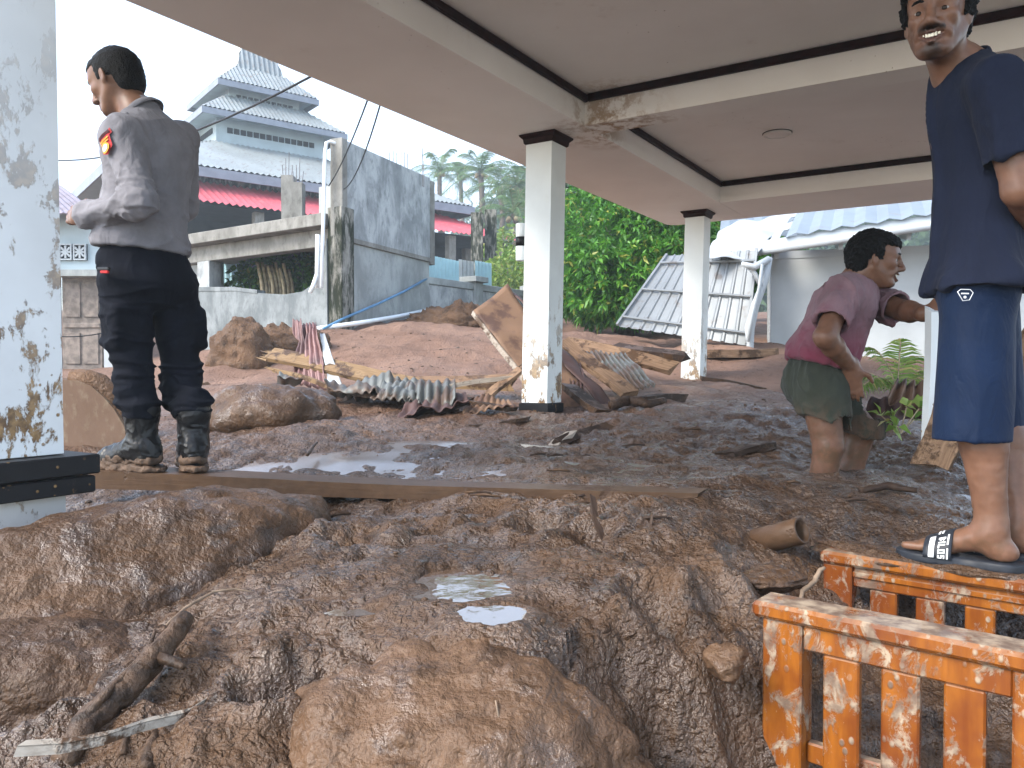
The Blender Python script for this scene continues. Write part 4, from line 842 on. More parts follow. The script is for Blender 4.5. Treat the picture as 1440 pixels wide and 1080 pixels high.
for k in range(26):
    rr = random.Random(k+50); px = rr.uniform(420, 1230); py = rr.uniform(600, 760); Yk = np.interp(py, [600, 640, 690, 760], [4.6, 3.75, 2.75, 2.25]); c_ = P(px, py, Yk); c_.z = gz(c_.x, c_.y)+.004; a = rr.uniform(-.5, .5); L = rr.uniform(.04, .12)
    o = MB().tube([c_-V(cos(a), sin(a), 0)*L/2, c_+V(0, 0, .006), c_+V(cos(a), sin(a), .05)*L/2], [.004, .006, .003], 5).build('twig', M['plank_dark'], None, True)
    tag(o, 'small dark twig lying on the wet mud', 'twig', 'twigs strewn over the wet mud')
# ------------------------------------------------------------------ buried armchair
def mat_varnish():
    t = NT('varnish'); o_ = t.pos(); g = t.noise(10, 5, .6, t.scale(o_, (4, 4, .5)), dist=.3); c = t.mix(t.ramp(g, .3, .7), (.185, .052, .007), (.28, .092, .011))
    c = t.mix(t.ramp(t.noise(4, 4), .45, .62, 0, .7), c, (.115, .024, .007))
    m1 = t.noise(19, 7, .72, t.scale(o_, (1, 1, .6)), dist=.5); m2 = t.voronoi(34, t.scale(o_, (1, 1, .7)))
    k = t.math('MAXIMUM', t.ramp(m1, .505, .60), t.math('MULTIPLY', t.ramp(m2, .11, .24, 1, 0), t.ramp(t.noise(5, 3), .40, .5)))
    up = t.n.new('ShaderNodeNewGeometry'); nz = t.sep(up.outputs['Normal'], 2); k = t.math('MAXIMUM', k, t.math('MULTIPLY', t.ramp(nz, .6, .9), t.ramp(t.noise(9, 5, .7), .34, .48)))
    mc = t.mix(t.ramp(t.noise(26, 4), .35, .68), (.12, .075, .05), (.34, .26, .18))
    t.set('Base Color', t.mix(k, c, mc)); t.set('Roughness', t.ramp(k, 0, 1, .24, .75)); t.set('Coat Weight', .15); t.set('Normal', t.bump(k, .5, .003, t.bump(g, .15, .002))); M['varnish'] = t.m
mat_varnish()
ac = thing('wooden_armchair', 'orange varnished wooden armchair splashed with mud, sunk to its arms', 'chair', (.95, 1.95, .35))
ce = V(.76, -.65, 0).normalized(); cn = V(.65, .76, 0).normalized(); ZA = 1.078
def cpart(name, o_, s0, s1, d0, d1, z0, z1, bev=.004, par=None):
    mb = MB(); mb.frame_box(o_+ce*((s0+s1)/2)+cn*((d0+d1)/2)+UP*((z0+z1)/2), ce, cn, UP, (s1-s0)/2, (d1-d0)/2, (z1-z0)/2, bev); return mb.build(name, M['varnish'], par or ac)
C0 = V(.539, 1.777, 0)-cn*0.0
cpart('armrest', C0, 0, .66, -.005, .095, ZA-.036, ZA, .008)
cpart('apron', C0, .11, .50, .012, .045, ZA-.092, ZA-.037)
cpart('post', C0, .022, .109, .006, .075, .35, ZA-.037); cpart('post', C0, .500, .585, .006, .075, .35, ZA-.037)
for s0, s1 in ((.152, .226), (.269, .341), (.384, .456)): cpart('slat', C0, s0, s1, .016, .038, .45, ZA-.093)
cpart('stretcher', C0, .11, .499, .0385, .065, .73, .775)
C1 = V(.925, 2.335, 0); ZF = 1.062
cpart('armrest', C1, -.012, .66, -.02, .13, ZF-.036, ZF, .01)
cpart('apron', C1, .077, .50, .0, .035, ZF-.095, ZF-.037); cpart('bead', C1, .078, .50, -.008, -.001, ZF-.065, ZF-.05, .002)
cpart('post', C1, -.005, .076, -.008, .075, .35, ZF-.037); cpart('post', C1, .501, .585, -.008, .075, .35, ZF-.037)
for s0, s1 in ((.122, .193), (.242, .312), (.362, .432)): cpart('slat', C1, s0, s1, .004, .03, .5, ZF-.096)
cpart('lower_rail', C1, .077, .50, .003, .032, ZF-.27, ZF-.20) if False else None
cpart('backing_board', C1, .077, .50, .034, .045, .5, ZF-.20) if False else None
for d_ in (.0, .25, .5): cpart('seat_slat', C0+cn*.12, .10, .5, d_, d_+.2, .60, .622)
boulder('mud_lump', 'muck heaped on the far arm of the armchair under the sandals', tuple(C1+ce*.28+cn*.065+UP*(ZF-.005)), (.34, .085, .022), math.atan2(ce.y, ce.x), 0, 63, m='mud_near', sub=5, rough=.25, cat='mud', smear=.006)
boulder('mud_lump', 'mud bank filling the space behind the armchair', (1.75, 2.55, .84), (.52, .34, .20), R(-40), 0, 66, m='mud_near', sub=5, rough=.2, cat='mud', smear=.02)
# ------------------------------------------------------------------ plants
def mat_leaf(name, a, b, c=None, trans=.35, rough=.42):
    t = NT(name); g = t.n.new('ShaderNodeNewGeometry'); r = g.outputs['Random Per Island']; col = t.mix(r, a, b)
    if c: col = t.mix(t.ramp(r, .9, .97), col, c)
    t.set('Base Color', col); t.set('Roughness', rough); tr = t.n.new('ShaderNodeBsdfTranslucent'); t.l.new(col, tr.inputs[0]); mx = t.n.new('ShaderNodeMixShader'); mx.inputs[0].default_value = trans
    t.l.new(t.b.outputs[0], mx.inputs[1]); t.l.new(tr.outputs[0], mx.inputs[2]); t.l.new(mx.outputs[0], t.o.inputs[0]); M[name] = t.m; return t.m
mat_leaf('leaf_mango', (.03, .125, .013), (.14, .36, .035), (.32, .34, .06)); mat_leaf('leaf_dark', (.022, .060, .018), (.055, .125, .035), None, .25)
mat_leaf('leaf_palm', (.05, .115, .03), (.13, .22, .06), (.24, .22, .10), .3); mat_leaf('leaf_small', (.12, .24, .04), (.32, .42, .10), (.50, .42, .16), .4); mat_leaf('leaf_forest', (.045, .085, .035), (.10, .16, .065), None, .25)
mat('trunk', (.13, .105, .085), .85, .3, 12, .5, 30)
def leaves(C, N, ln, wd, per, rs, spread=.9, droop=.35):
    """whorls of pointed leaves at points C with outward directions N -> verts, quads"""
    n = len(C); k = n*per; c = np.repeat(C, per, 0); d0 = np.repeat(N, per, 0); d = d0*.75+rs.normal(size=(k, 3))*spread; d[:, 2] -= droop*.4; d /= np.linalg.norm(d, axis=1, keepdims=True)
    s = np.cross(d, rs.normal(size=(k, 3))*.5+np.array([0, 0, 1.])); s /= np.linalg.norm(s, axis=1, keepdims=True)+1e-9; nn = np.cross(s, d)
    L = (ln*rs.uniform(.6, 1.15, k))[:, None]; W = (wd*rs.uniform(.7, 1.2, k))[:, None]
    b = c+d*L*.08; tip = c+d*L-np.array([[0, 0, 1.]])*L*droop*.5; m1 = c+d*L*.5+s*W+nn*W*.35; m2 = c+d*L*.5-s*W+nn*W*.35; mid = c+d*L*.5
    Vv = np.stack([b, m1, tip, m2, mid], 1).reshape(-1, 3); i = np.arange(k)[:, None]*5
    F = np.concatenate([i+np.array([[0, 4, 1]]), i+np.array([[4, 2, 1]]), i+np.array([[0, 3, 4]]), i+np.array([[4, 3, 2]])], 0); return Vv, F
def tree(name, label, blobs, n, ln, wd, per, m, base, seed, cat='tree', group=None, limbs=True, spread=.9):
    rs = np.random.RandomState(seed); t = thing(name, label, cat, base, group); Cs, Ns = [], []; tot = sum(b[1]**2 for b in blobs)
    for c, r in blobs:
        k = int(n*r*r/tot); v = rs.normal(size=(k, 3)); v /= np.linalg.norm(v, axis=1, keepdims=True); rad = r*(1-.45*rs.power(2.2, k)[::-1]**2*rs.uniform(0, 1, k))*(1+.22*fbm(v*2.3+seed+r, 2, seed=seed))
        Cs.append(np.array(c)+v*rad[:, None]*np.array([1, 1, .85])); Ns.append(v)
    C = np.vstack(Cs); N = np.vstack(Ns); Vv, F = leaves(C, N, ln, wd, per, rs, spread); obj('crown', mesh_np('crown', Vv, F), M[m], t)
    b = Vector(base); top = Vector(np.mean([c for c, r in blobs], 0)); mb = MB(); mb.tube([b-UP*.3, b.lerp(top, .35)+V(.1, 0, 0), b.lerp(top, .7)], [.24, .19, .13], 9)
    if limbs:
        for c, r in blobs: mb.tube([b.lerp(top, .45), b.lerp(top, .5).lerp(Vector(c), .5)+UP*.1, Vector(c)+UP*r*.5], [.10, .07, .025], 6)
    mb.build('trunk', M['trunk'], t, True); return t
mg = [(P(845, 335, 15), 1.2), (P(900, 345, 14.6), 1.25), (P(868, 395, 13.8), .95), (P(945, 335, 15.2), 1.3), (P(822, 392, 14.4), .85), (P(990, 350, 15.6), 1.3), (P(905, 400, 14.2), .85), (P(935, 385, 14.4), .9), (P(845, 418, 13.9), .6), (P(1040, 330, 16), 1.2)]
tree('mango_tree', 'bright green mango tree with glossy drooping leaves between the columns', mg, 5600, .18, .029, 8, 'leaf_mango', P(880, 450, 14.8), 3)
tree('broadleaf_tree', 'tall darker tree rising behind the mango tree', [(P(835, 300, 21), 1.4), (P(870, 275, 22), 1.5), (P(845, 330, 21), 1.2), (P(900, 300, 21), 1.5), (P(960, 300, 21), 1.8), (P(1000, 310, 21), 1.6)], 4200, .24, .045, 6, 'leaf_dark', P(840, 440, 21), 5)
tree('shrub', 'leafy green shrub growing behind the bamboo stakes', [(P(375, 385, 14.0), .45), (P(405, 382, 13.8), .5), (P(425, 392, 13.7), .4), (P(355, 400, 13.9), .35)], 420, .16, .035, 6, 'leaf_mango', P(395, 430, 13.9), 9, cat='shrub', limbs=False)
tree('shrub', 'pale green shrub beyond the boundary wall pier', [(P(715, 395, 22), .8), (P(735, 385, 23), 1.0), (P(725, 365, 26), 1.2), (P(760, 395, 22), 1.0)], 700, .22, .05, 6, 'leaf_small', P(725, 430, 22), 10, cat='shrub', limbs=False)
def frond(base, az, el, L, nl, droop, lw, ll, rs):
    """feather leaf: arched rib with two rows of leaflets"""
    d = np.array([cos(az)*cos(el), sin(az)*cos(el), sin(el)]); t = np.linspace(0, 1, nl); rib = base+d[None, :]*(t*L)[:, None]; rib[:, 2] -= droop*L*t**2
    tg = np.gradient(rib, axis=0); tg /= np.linalg.norm(tg, axis=1, keepdims=True); sd = np.cross(tg, [0, 0, 1.]); sd /= np.linalg.norm(sd, axis=1, keepdims=True)+1e-9
    Vv = []; F = []; ls = ll*np.sin(pi*np.clip(t*.92+.06, 0, 1))**.6
    for sg in (-1, 1):
        dr = sd*sg*.8+tg*.55; dr[:, 2] -= .30+rs.uniform(-.1, .15, nl); dr /= np.linalg.norm(dr, axis=1, keepdims=True)
        a = rib; b = rib+tg*lw; m = rib+dr*ls[:, None]*.55+tg*lw*.5; e = rib+dr*ls[:, None]; e[:, 2] -= ls*.22
        q = np.stack([a, b, m+tg*lw*.5, e, m-tg*lw*.5], 1).reshape(-1, 3); o = len(Vv) and sum(len(x) for x in Vv); i = np.arange(nl)[:, None]*5+(o or 0)
        Vv.append(q); F.append(np.concatenate([i+np.array([[0, 1, 2]]), i+np.array([[0, 2, 4]]), i+np.array([[4, 2, 3]])], 0))
    return np.vstack(Vv), np.vstack(F), rib
def palm(label, base, top, nf, L, seed, m='leaf_palm', nl=34, r0=.17, group='coconut palms beyond the houses'):
    rs = np.random.RandomState(seed); t = thing('coconut_palm', label, 'palm tree', base, group); b = Vector(base); e = Vector(top); mid = b.lerp(e, .5)+V(rs.uniform(-.5, .5), 0, 0)
    path = [b.lerp(mid, k/5).lerp(mid.lerp(e, k/5), k/5) for k in range(6)]; MB().tube(path, [r0*1.4, r0*1.1, r0, r0*.95, r0*.9, r0*.85], 8).build('trunk', M['trunk'], t, True)
    Vs, Fs = [], []; o = 0; rb_ = MB()
    for k in range(nf):
        el = np.interp(k/nf, [0, .3, .7, 1], [1.3, .8, .25, -.35])+rs.uniform(-.12, .12); v, f, rib = frond(np.array(e), k*2.399+seed, el, L*rs.uniform(.85, 1.1), nl, .50+.25*rs.uniform(), L*.013, L*.17, rs); Vs.append(v); Fs.append(f+o); o += len(v)
        rb_.tube([Vector(q) for q in rib[::6]], .02, 4)
    obj('crown', mesh_np('crown', np.vstack(Vs), np.vstack(Fs)), M[m], t); rb_.build('frond_ribs', M['leaf_palm'], t)
    for k in range(5):
        MB().lathe(e+V(cos(k*1.3)*.28, sin(k*1.3)*.28, -.28), [(.02, -.13), (.10, -.08), (.12, 0), (.08, .09), (.02, .12)], 8).build('coconut', M['bamboo'], t, True)
for k, (px, py, pb, Y, lab) in enumerate(((618, 240, 330, 52, 'coconut palm with high crown just right of the tall grey wall'), (648, 246, 330, 62, 'slender coconut palm standing behind the highest palm'), (676, 240, 345, 46, 'coconut palm with the fullest crown and a pale trunk above the red roof'), (700, 262, 345, 50, 'coconut palm with drooping crown above the veranda posts'),
        (727, 262, 350, 43, 'leaning coconut palm half hidden by the lamp column'), (722, 300, 350, 36, 'low coconut palm beside the lamp column'), (770, 262, 360, 44, 'coconut palm showing between the lamp column and mango'), (805, 262, 360, 46, 'coconut palm tucked behind the dark tree'))):
    palm(lab, P(px+3, pb, Y), P(px, py, Y), 15, 3.3*(1 if Y > 40 else .8), k+1, nl=36)
# wooded slope closing the view
hx = np.linspace(-60, 110, 70); hy = np.linspace(55, 190, 50); HX, HY = np.meshgrid(hx, hy); hz = 3.5+0.33*np.clip(HY-55, 0, 60)*(1/(1+np.exp(-(HX+5.5)/2.2)))+fbm(p2(HX.ravel(), HY.ravel(), .05), 3, seed=2).reshape(HX.shape)*3
ii = (np.arange(49)[:, None]*70+np.arange(69)[None, :]).ravel(); mat('hill_green', (.06, .09, .04), .9, .3, .3)
o = obj('hill', mesh_np('hill', np.stack([HX.ravel(), HY.ravel(), hz.ravel()], 1), np.stack([ii, ii+1, ii+71, ii+70], 1), True), M['hill_green']); tag(o, kind='structure')
rs = np.random.RandomState(12); fc, fn = [], []
for k in range(230):
    x = rs.uniform(-9, 42); y = rs.uniform(58, 120); i, j = np.argmin(abs(hy-y)), np.argmin(abs(hx-x)); r = rs.uniform(2.0, 3.8); c_ = np.array([x, y, hz[i, j]+r*.8]); v = rs.normal(size=(110, 3)); v /= np.linalg.norm(v, axis=1, keepdims=True); fc.append(c_+v*r*(1+.2*rs.normal(size=(110, 1)))); fn.append(v)
Vv, F = leaves(np.vstack(fc), np.vstack(fn), 1.0, .24, 3, rs); o = obj('wood', mesh_np('wood', Vv, F), M['leaf_forest']); tag(o, 'misty wood covering the slope behind the palms', 'trees', kind='stuff')
# small palm and weed by the wading man
sp = thing('small_palm', 'small yellowing ornamental palm in front of the white wall', 'plant', P(1262, 545, 4.6)); rs = np.random.RandomState(4); Vs, Fs = [], []; o_ = 0; base = np.array(P(1262, 548, 4.6))
for az, el, L, dr in ((2.4, 1.25, .55, .5), (.6, 1.2, .5, .55), (3.0, .75, .50, .55), (.15, .9, .45, .6), (1.2, .7, .4, .5), (-2.6, .7, .42, .6), (-.6, .75, .42, .6), (3.5, .5, .40, .5), (-1.6, .6, .35, .6), (.9, 1.4, .42, .3)):
    v, f, rib = frond(base, az, el, L, 22, dr, .010, .13, rs); Vs.append(v); Fs.append(f+o_); o_ += len(v); MB().tube([Vector(q) for q in rib[::4]], .004, 4).build('stem', M['bamboo'], sp)
obj('fronds', mesh_np('fronds', np.vstack(Vs), np.vstack(Fs)), M['leaf_small'], sp)
wdp = thing('young_weed', 'young broad-leaved plant growing by the rusty scrap', 'plant', P(1265, 608, 3.4)); C = np.array([P(1240, 585, 3.4), P(1255, 590, 3.4), P(1275, 572, 3.4), P(1285, 590, 3.45), P(1262, 600, 3.35), P(1292, 575, 3.45)]); Vv, F = leaves(C, np.tile([[0, -.3, .8]], (6, 1)), .085, .02, 5, rs, .8); obj('leaves', mesh_np('leaves', Vv, F), M['leaf_small'], wdp)
for c_ in C: MB().tube([P(1266, 610, 3.4), Vector(c_)], .003, 4).build('stem', M['bamboo'], wdp)

# more wreckage around the columns
plank('thin weathered lath crossing over the brown board by the lamp column', P(725, 530, 5.35), P(612, 546, 5.3), .045, .03, 'plank_grey', seed=31)
plank('short splintered board end poking up beside the lamp column', P(690, 556, 5.2), P(730, 520, 5.4), .07, .025, 'plank_brown', up=V(-.5, -.7, .5), seed=32, split=3)
plank('broken dark board half under the blue-grey sheet', P(560, 560, 5.15), P(470, 548, 5.4), .10, .03, 'plank_dark', seed=33)
plank('narrow tan strip lying below the splintered plank', P(470, 545, 5.6), P(385, 520, 6.0), .035, .03, 'plank_tan', seed=34, split=2)
plank('dark heavy board in the shade right of the lamp column', P(800, 545, 5.5), P(846, 578, 5.15), .12, .04, 'plank_dark', up=V(.4, -.6, .6), seed=35)
plank('brown lath over the pale corrugated sheet', P(830, 500, 6.5), P(868, 545, 5.9), .05, .03, 'plank_brown', seed=36)
plank('short dark log end beside the pale corrugated sheet', P(905, 560, 5.55), P(960, 552, 5.8), .09, .07, 'plank_dark', seed=37, snap=True)
plank('flat weathered board lying in front of the fallen zinc sheet', P(880, 470, 9.0), P(985, 492, 8.6), .14, .04, 'plank_grey', seed=38, snap=True)
plank('brown floorboard half sunk left of the earth heap', P(230, 530, 7.0), P(285, 520, 7.4), .12, .03, 'plank_brown', seed=39, snap=True)
corr_quad('bent strip of blue-grey roofing poking up by the tan lath', P(520, 560, 5.1), P(590, 566, 5.0), P(596, 540, 5.3), P(540, 540, 5.4), 6, .009, 'zinc_rusty', .08, seed=41)
corr_quad('rust-brown sheet corner sticking out below the lamp column', P(650, 580, 4.85), P(725, 572, 4.9), P(715, 556, 5.1), P(672, 556, 5.15), 6, .008, 'rust_brown', .06, seed=42)
# ------------------------------------------------------------------ sculpting: blended solids -> one continuous surface
class SDF:
    def __init__(s, lo, hi, h):
        s.lo = np.array(lo, float); s.h = h; s.n = np.ceil((np.array(hi, float)-s.lo)/h).astype(int)+1; s.f = np.full(tuple(s.n), .25, np.float32)
        s.ax = [s.lo[k]+h*np.arange(s.n[k]) for k in range(3)]
    def sl(s, mn, mx):
        a = np.clip(np.floor((np.array(mn)-s.lo)/s.h).astype(int), 0, s.n-1); b = np.clip(np.ceil((np.array(mx)-s.lo)/s.h).astype(int)+1, a+1, s.n); return tuple(slice(a[k], b[k]) for k in range(3))
    def grid(s, q): return np.meshgrid(*[s.ax[k][q[k]] for k in range(3)], indexing='ij', sparse=True)
    def put(s, q, d, k, op):
        a = s.f[q]; d = d.astype(np.float32)
        if op == 'sub': a = -a
        if k > 0: h = np.clip(.5+.5*(a-d)/k, 0, 1); r = a+(d-a)*h-k*h*(1-h)
        else: r = np.minimum(a, d)
        s.f[q] = -r if op == 'sub' else r
    def cone(s, a, b, ra, rb, k=.02, op='add', flat=None, fs=1.0):
        a = np.array(a, float); b = np.array(b, float); m = max(ra, rb)*max(1, fs)+k+.02; q = s.sl(np.minimum(a, b)-m, np.maximum(a, b)+m); X, Y, Z = s.grid(q)
        ab = b-a; L2 = ab@ab+1e-12; px, py, pz = X-a[0], Y-a[1], Z-a[2]; t = np.clip((px*ab[0]+py*ab[1]+pz*ab[2])/L2, 0, 1); dx, dy, dz = px-t*ab[0], py-t*ab[1], pz-t*ab[2]
        if flat is not None:
            f = np.array(flat, float); f /= np.linalg.norm(f); c = (dx*f[0]+dy*f[1]+dz*f[2])*(1-1/fs); dx, dy, dz = dx-c*f[0], dy-c*f[1], dz-c*f[2]
        s.put(q, np.sqrt(dx*dx+dy*dy+dz*dz)-(ra+(rb-ra)*t), k, op); return s
    def ell(s, c, r, A=None, k=.02, op='add'):
        c = np.array(c, float); r = np.array(r, float); A = np.eye(3) if A is None else np.array([tuple(v) for v in A], float); m = max(r)+k+.02; q = s.sl(c-m, c+m); X, Y, Z = s.grid(q); X, Y, Z = X-c[0], Y-c[1], Z-c[2]
        l = [X*A[i, 0]+Y*A[i, 1]+Z*A[i, 2] for i in range(3)]; k0 = np.sqrt(sum((l[i]/r[i])**2 for i in range(3))); k1 = np.sqrt(sum((l[i]/r[i]**2)**2 for i in range(3)))+1e-9
        s.put(q, k0*(k0-1)/k1, k, op); return s
    def box(s, c, hs, A, rd=.01, k=.01, op='add'):
        c = np.array(c, float); A = np.array([tuple(v) for v in A], float); m = np.linalg.norm(hs)+k+.02; q = s.sl(c-m, c+m); X, Y, Z = s.grid(q); X, Y, Z = X-c[0], Y-c[1], Z-c[2]
        l = [np.abs(X*A[i, 0]+Y*A[i, 1]+Z*A[i, 2])-(hs[i]-rd) for i in range(3)]; o = np.sqrt(sum(np.maximum(v, 0)**2 for v in l)); i_ = np.minimum(np.maximum(np.maximum(l[0], l[1]), l[2]), 0); s.put(q, o+i_-rd, k, op); return s
    def keep(s, p, n, k=.004, region=None):
        """keep only the half space on the side opposite to n"""
        p = np.array(p, float); n = np.array(n, float); n /= np.linalg.norm(n); q = (slice(None),)*3 if region is None else s.sl(*region); X, Y, Z = s.grid(q); d = (X-p[0])*n[0]+(Y-p[1])*n[1]+(Z-p[2])*n[2]+0*X
        a = s.f[q]; h = np.clip(.5+.5*(d-a)/k, 0, 1); s.f[q] = (a+(d-a)*h+k*h*(1-h)).astype(np.float32); return s
    def merge(s, o, k=.02):
        a, d = s.f, o.f; h = np.clip(.5+.5*(a-d)/k, 0, 1); s.f = a+(d-a)*h-k*h*(1-h); return s
    def field(s, fn, q=None):
        X, Y, Z = s.grid((slice(None),)*3); s.f = np.asarray(fn(s.f, X, Y, Z), np.float32); return s
    def surf(s):
        f = s.f; ins = f < 0; c = np.zeros(tuple(s.n-1), np.uint8); off = [(i, j, k) for i in (0, 1) for j in (0, 1) for k in (0, 1)]; N = s.n-1
        for i, j, k in off: c += ins[i:i+N[0], j:j+N[1], k:k+N[2]]
        act = np.argwhere((c > 0) & (c < 8)); vals = np.stack([f[act[:, 0]+i, act[:, 1]+j, act[:, 2]+k] for i, j, k in off], 1); pos = np.zeros((len(act), 3)); cnt = np.zeros(len(act))
        for a in range(8):
            for b in range(a+1, 8):
                da = np.array(off[b])-np.array(off[a])
                if abs(da).sum() != 1: continue
                va, vb = vals[:, a], vals[:, b]; m = (va < 0) != (vb < 0); t = np.where(m, va/(va-vb+1e-12), 0); pos += np.where(m[:, None], np.array(off[a])+t[:, None]*da, 0); cnt += m
        P_ = s.lo+(act+pos/cnt[:, None])*s.h; ids = np.full(tuple(N), -1, np.int32); ids[tuple(act.T)] = np.arange(len(act)); F = []
        for ax in range(3):
            sl0 = [slice(None)]*3; sl1 = [slice(None)]*3; sl0[ax] = slice(0, -1); sl1[ax] = slice(1, None); a = ins[tuple(sl0)]; b = ins[tuple(sl1)]; e = np.argwhere(a != b); u, v = (ax+1) % 3, (ax+2) % 3
            e = e[(e[:, u] > 0) & (e[:, v] > 0) & (e[:, u] < N[u]) & (e[:, v] < N[v])]
            if not len(e): continue
            def cell(du, dv): q = e.copy(); q[:, u] -= du; q[:, v] -= dv; return ids[tuple(q.T)]
            quad = np.stack([cell(1, 1), cell(0, 1), cell(0, 0), cell(1, 0)], 1); fl = ~a[tuple(e.T)]; quad[fl] = quad[fl][:, ::-1]; F.append(quad)
        F = np.vstack(F); F = F[(F >= 0).all(1)]; return P_, F
def normals(Vv, F):
    n = np.zeros_like(Vv); fn = np.cross(Vv[F[:, 2]]-Vv[F[:, 0]], Vv[F[:, 3]]-Vv[F[:, 1]])
    for k in range(4): np.add.at(n, F[:, k], fn)
    return n/(np.linalg.norm(n, axis=1, keepdims=True)+1e-9)
def sculpt(s, name, m, parent, disp=None, relax=1):
    Vv, F = s.surf()
    for _ in range(relax):
        acc = np.zeros_like(Vv); c = np.zeros(len(Vv))
        for a, b in ((0, 1), (1, 2), (2, 3), (3, 0)): np.add.at(acc, F[:, a], Vv[F[:, b]]); np.add.at(c, F[:, a], 1); np.add.at(acc, F[:, b], Vv[F[:, a]]); np.add.at(c, F[:, b], 1)
        Vv = Vv*.45+acc/np.maximum(c, 1)[:, None]*.55
    if disp is not None: Vv = Vv+normals(Vv, F)*disp(Vv)[:, None]
    return obj(name, mesh_np(name, Vv, F, True), m, parent), Vv
def A3(*v): return [Vector(x).normalized() for x in v]
def folds(amp, sc=(9, 9, 9), seed=0, fine=.35):
    def fn(v):
        q = v*np.array(sc); w = fbm(q*.5+3, 2, seed=seed+7)[:, None]*.9; r = (1.1-np.sqrt(vnoise(q+w, seed)**2+.012))**5; r2 = (1.1-np.sqrt(vnoise(q*2.1+w*1.7+5, seed+3)**2+.02))**5
        return amp*(r*1.25-.35)+amp*fine*1.4*(r2-.3)
    return fn
# ------------------------------------------------------------------ skin, cloth
def mat_skin(name, col, dark, rough=.42, mud=(0, 0)):
    t = NT(name); k = t.attr('tint'); n = t.noise(35, 4); c = t.mix(t.ramp(n, .3, .7), tuple(x*.86 for x in col), tuple(x*1.08 for x in col)); r = t.sep(k, 0); g = t.sep(k, 1)
    c = t.mix(r, c, dark); c = t.mix(g, c, (.014, .010, .009))
    if mud[1]: c = t.mix(t.math('MULTIPLY', t.ramp(t.noise(22, 6, .7, dist=.4), .45, .60), t.ramp(t.sep(t.pos(), 2), mud[0], mud[1], 1, 0)), c, MUD2)
    c = t.mix(t.ramp(t.noise(6, 4), .45, .7, 0, .35), c, tuple(x*.72 for x in col)); t.set('Base Color', c); t.set('Roughness', rough); t.set('Specular IOR Level', .3); t.set('Subsurface Weight', .12); t.set('Subsurface Radius', (.012, .005, .003)); t.set('Subsurface Scale', .4)
    t.set('Normal', t.bump(t.noise(260, 3), .12, .001)); M[name] = t.m
mat_skin('skin_a', (.175, .090, .056), (.12, .046, .036)); mat_skin('skin_b', (.165, .082, .050), (.075, .030, .026), mud=(1.08, 1.25)); mat_skin('skin_c', (.155, .076, .046), (.08, .033, .028), mud=(1.22, 1.50))
def mat_cloth(name, col, weave=900, var=.2, mud=None, mudlvl=None, rough=.85, alt=None, altz=None, sheen=.15):
    t = NT(name); n = t.noise(7, 5, .6); c = t.mix(t.ramp(n, .3, .7), tuple(x*(1-var) for x in col), tuple(x*(1+var*.6) for x in col))
    if alt: c = t.mix(t.math('ADD', t.ramp(t.sep(t.pos(), 2), altz[0], altz[1], .85, 0), t.ramp(t.noise(9, 4), .52, .72, 0, .35)), c, alt)
    if mud: k = t.math('MULTIPLY', t.ramp(t.noise(16, 6, .7), .42, .58), t.ramp(t.sep(t.pos(), 2), mudlvl[0], mudlvl[1], 1, 0)); c = t.mix(k, c, mud)
    t.set('Base Color', c); t.set('Specular IOR Level', .10); t.set('Roughness', rough); t.set('Sheen Weight', sheen*.5); t.set('Normal', t.bump(t.noise(weave, 2, .5), .2, .001, t.bump(t.noise(22, 4), .25, .006, t.bump(t.noise(9, 3, .5, t.scale(t.pos(), (1.6, 1.6, .8)), dist=1.6), .45, .014)))); M[name] = t.m
mat_cloth('uniform_shirt', (.195, .190, .208)); mat_cloth('uniform_trousers', (.0055, .0068, .012), var=.3, sheen=0, mud=(.09, .058, .042), mudlvl=(1.25, 1.42))
mat_cloth('tee_navy', (.0115, .015, .030), var=.15, sheen=.05); mat_cloth('shorts_blue', (.0058, .0145, .040), var=.15, rough=.6, sheen=.05)
mat_cloth('tee_pink', (.185, .112, .125), alt=(.16, .034, .056), altz=(1.62, 1.86)); mat_cloth('shorts_olive', (.038, .042, .031), var=.25, mud=(.10, .065, .045), mudlvl=(1.3, 1.5))
mat('hair', (.006, .0055, .0055), .5, .3, 60, .8, 240, spec=.12); mat('eye_white', (.30, .265, .24), .15, .05, 9); mat('iris', (.02, .012, .008), .08, .1, 9); mat('teeth', (.72, .66, .52), .25, .06, 30)
mat('boot_leather', (.008, .008, .009), .35, .3, 14, .3, 40, spec=.3); mat('boot_mud', (.10, .064, .043), .6, .3, 22, .6, 60); mat('rubber', (.020, .023, .030), .45, .2, 20); mat('printwhite', (.78, .79, .80), .5, .04, 9)
mat('patch_red', (.42, .028, .030), .7, .1, 30); mat('patch_yellow', (.62, .36, .05), .7, .1, 30); mat('patch_dark', (.06, .012, .015), .7, .1, 30); mat('patch_white', (.55, .62, .55), .7, .1, 30)
class Head:
    """head frame: forward f, left l, up u (metres)"""
    def __init__(s, c, f, u, sc=1.0): s.c = Vector(c); s.f = Vector(f).normalized(); u = Vector(u); s.u = (u-s.f*u.dot(s.f)).normalized(); s.l = s.u.cross(s.f); s.s = sc
    def p(s, a, b, c): return s.c+(s.f*a+s.l*b+s.u*c)*s.s
    def A(s): return [s.f, s.l, s.u]
    def loc(s, v): d = v-np.array(s.c); return d@np.array(s.f)/s.s, d@np.array(s.l)/s.s, d@np.array(s.u)/s.s
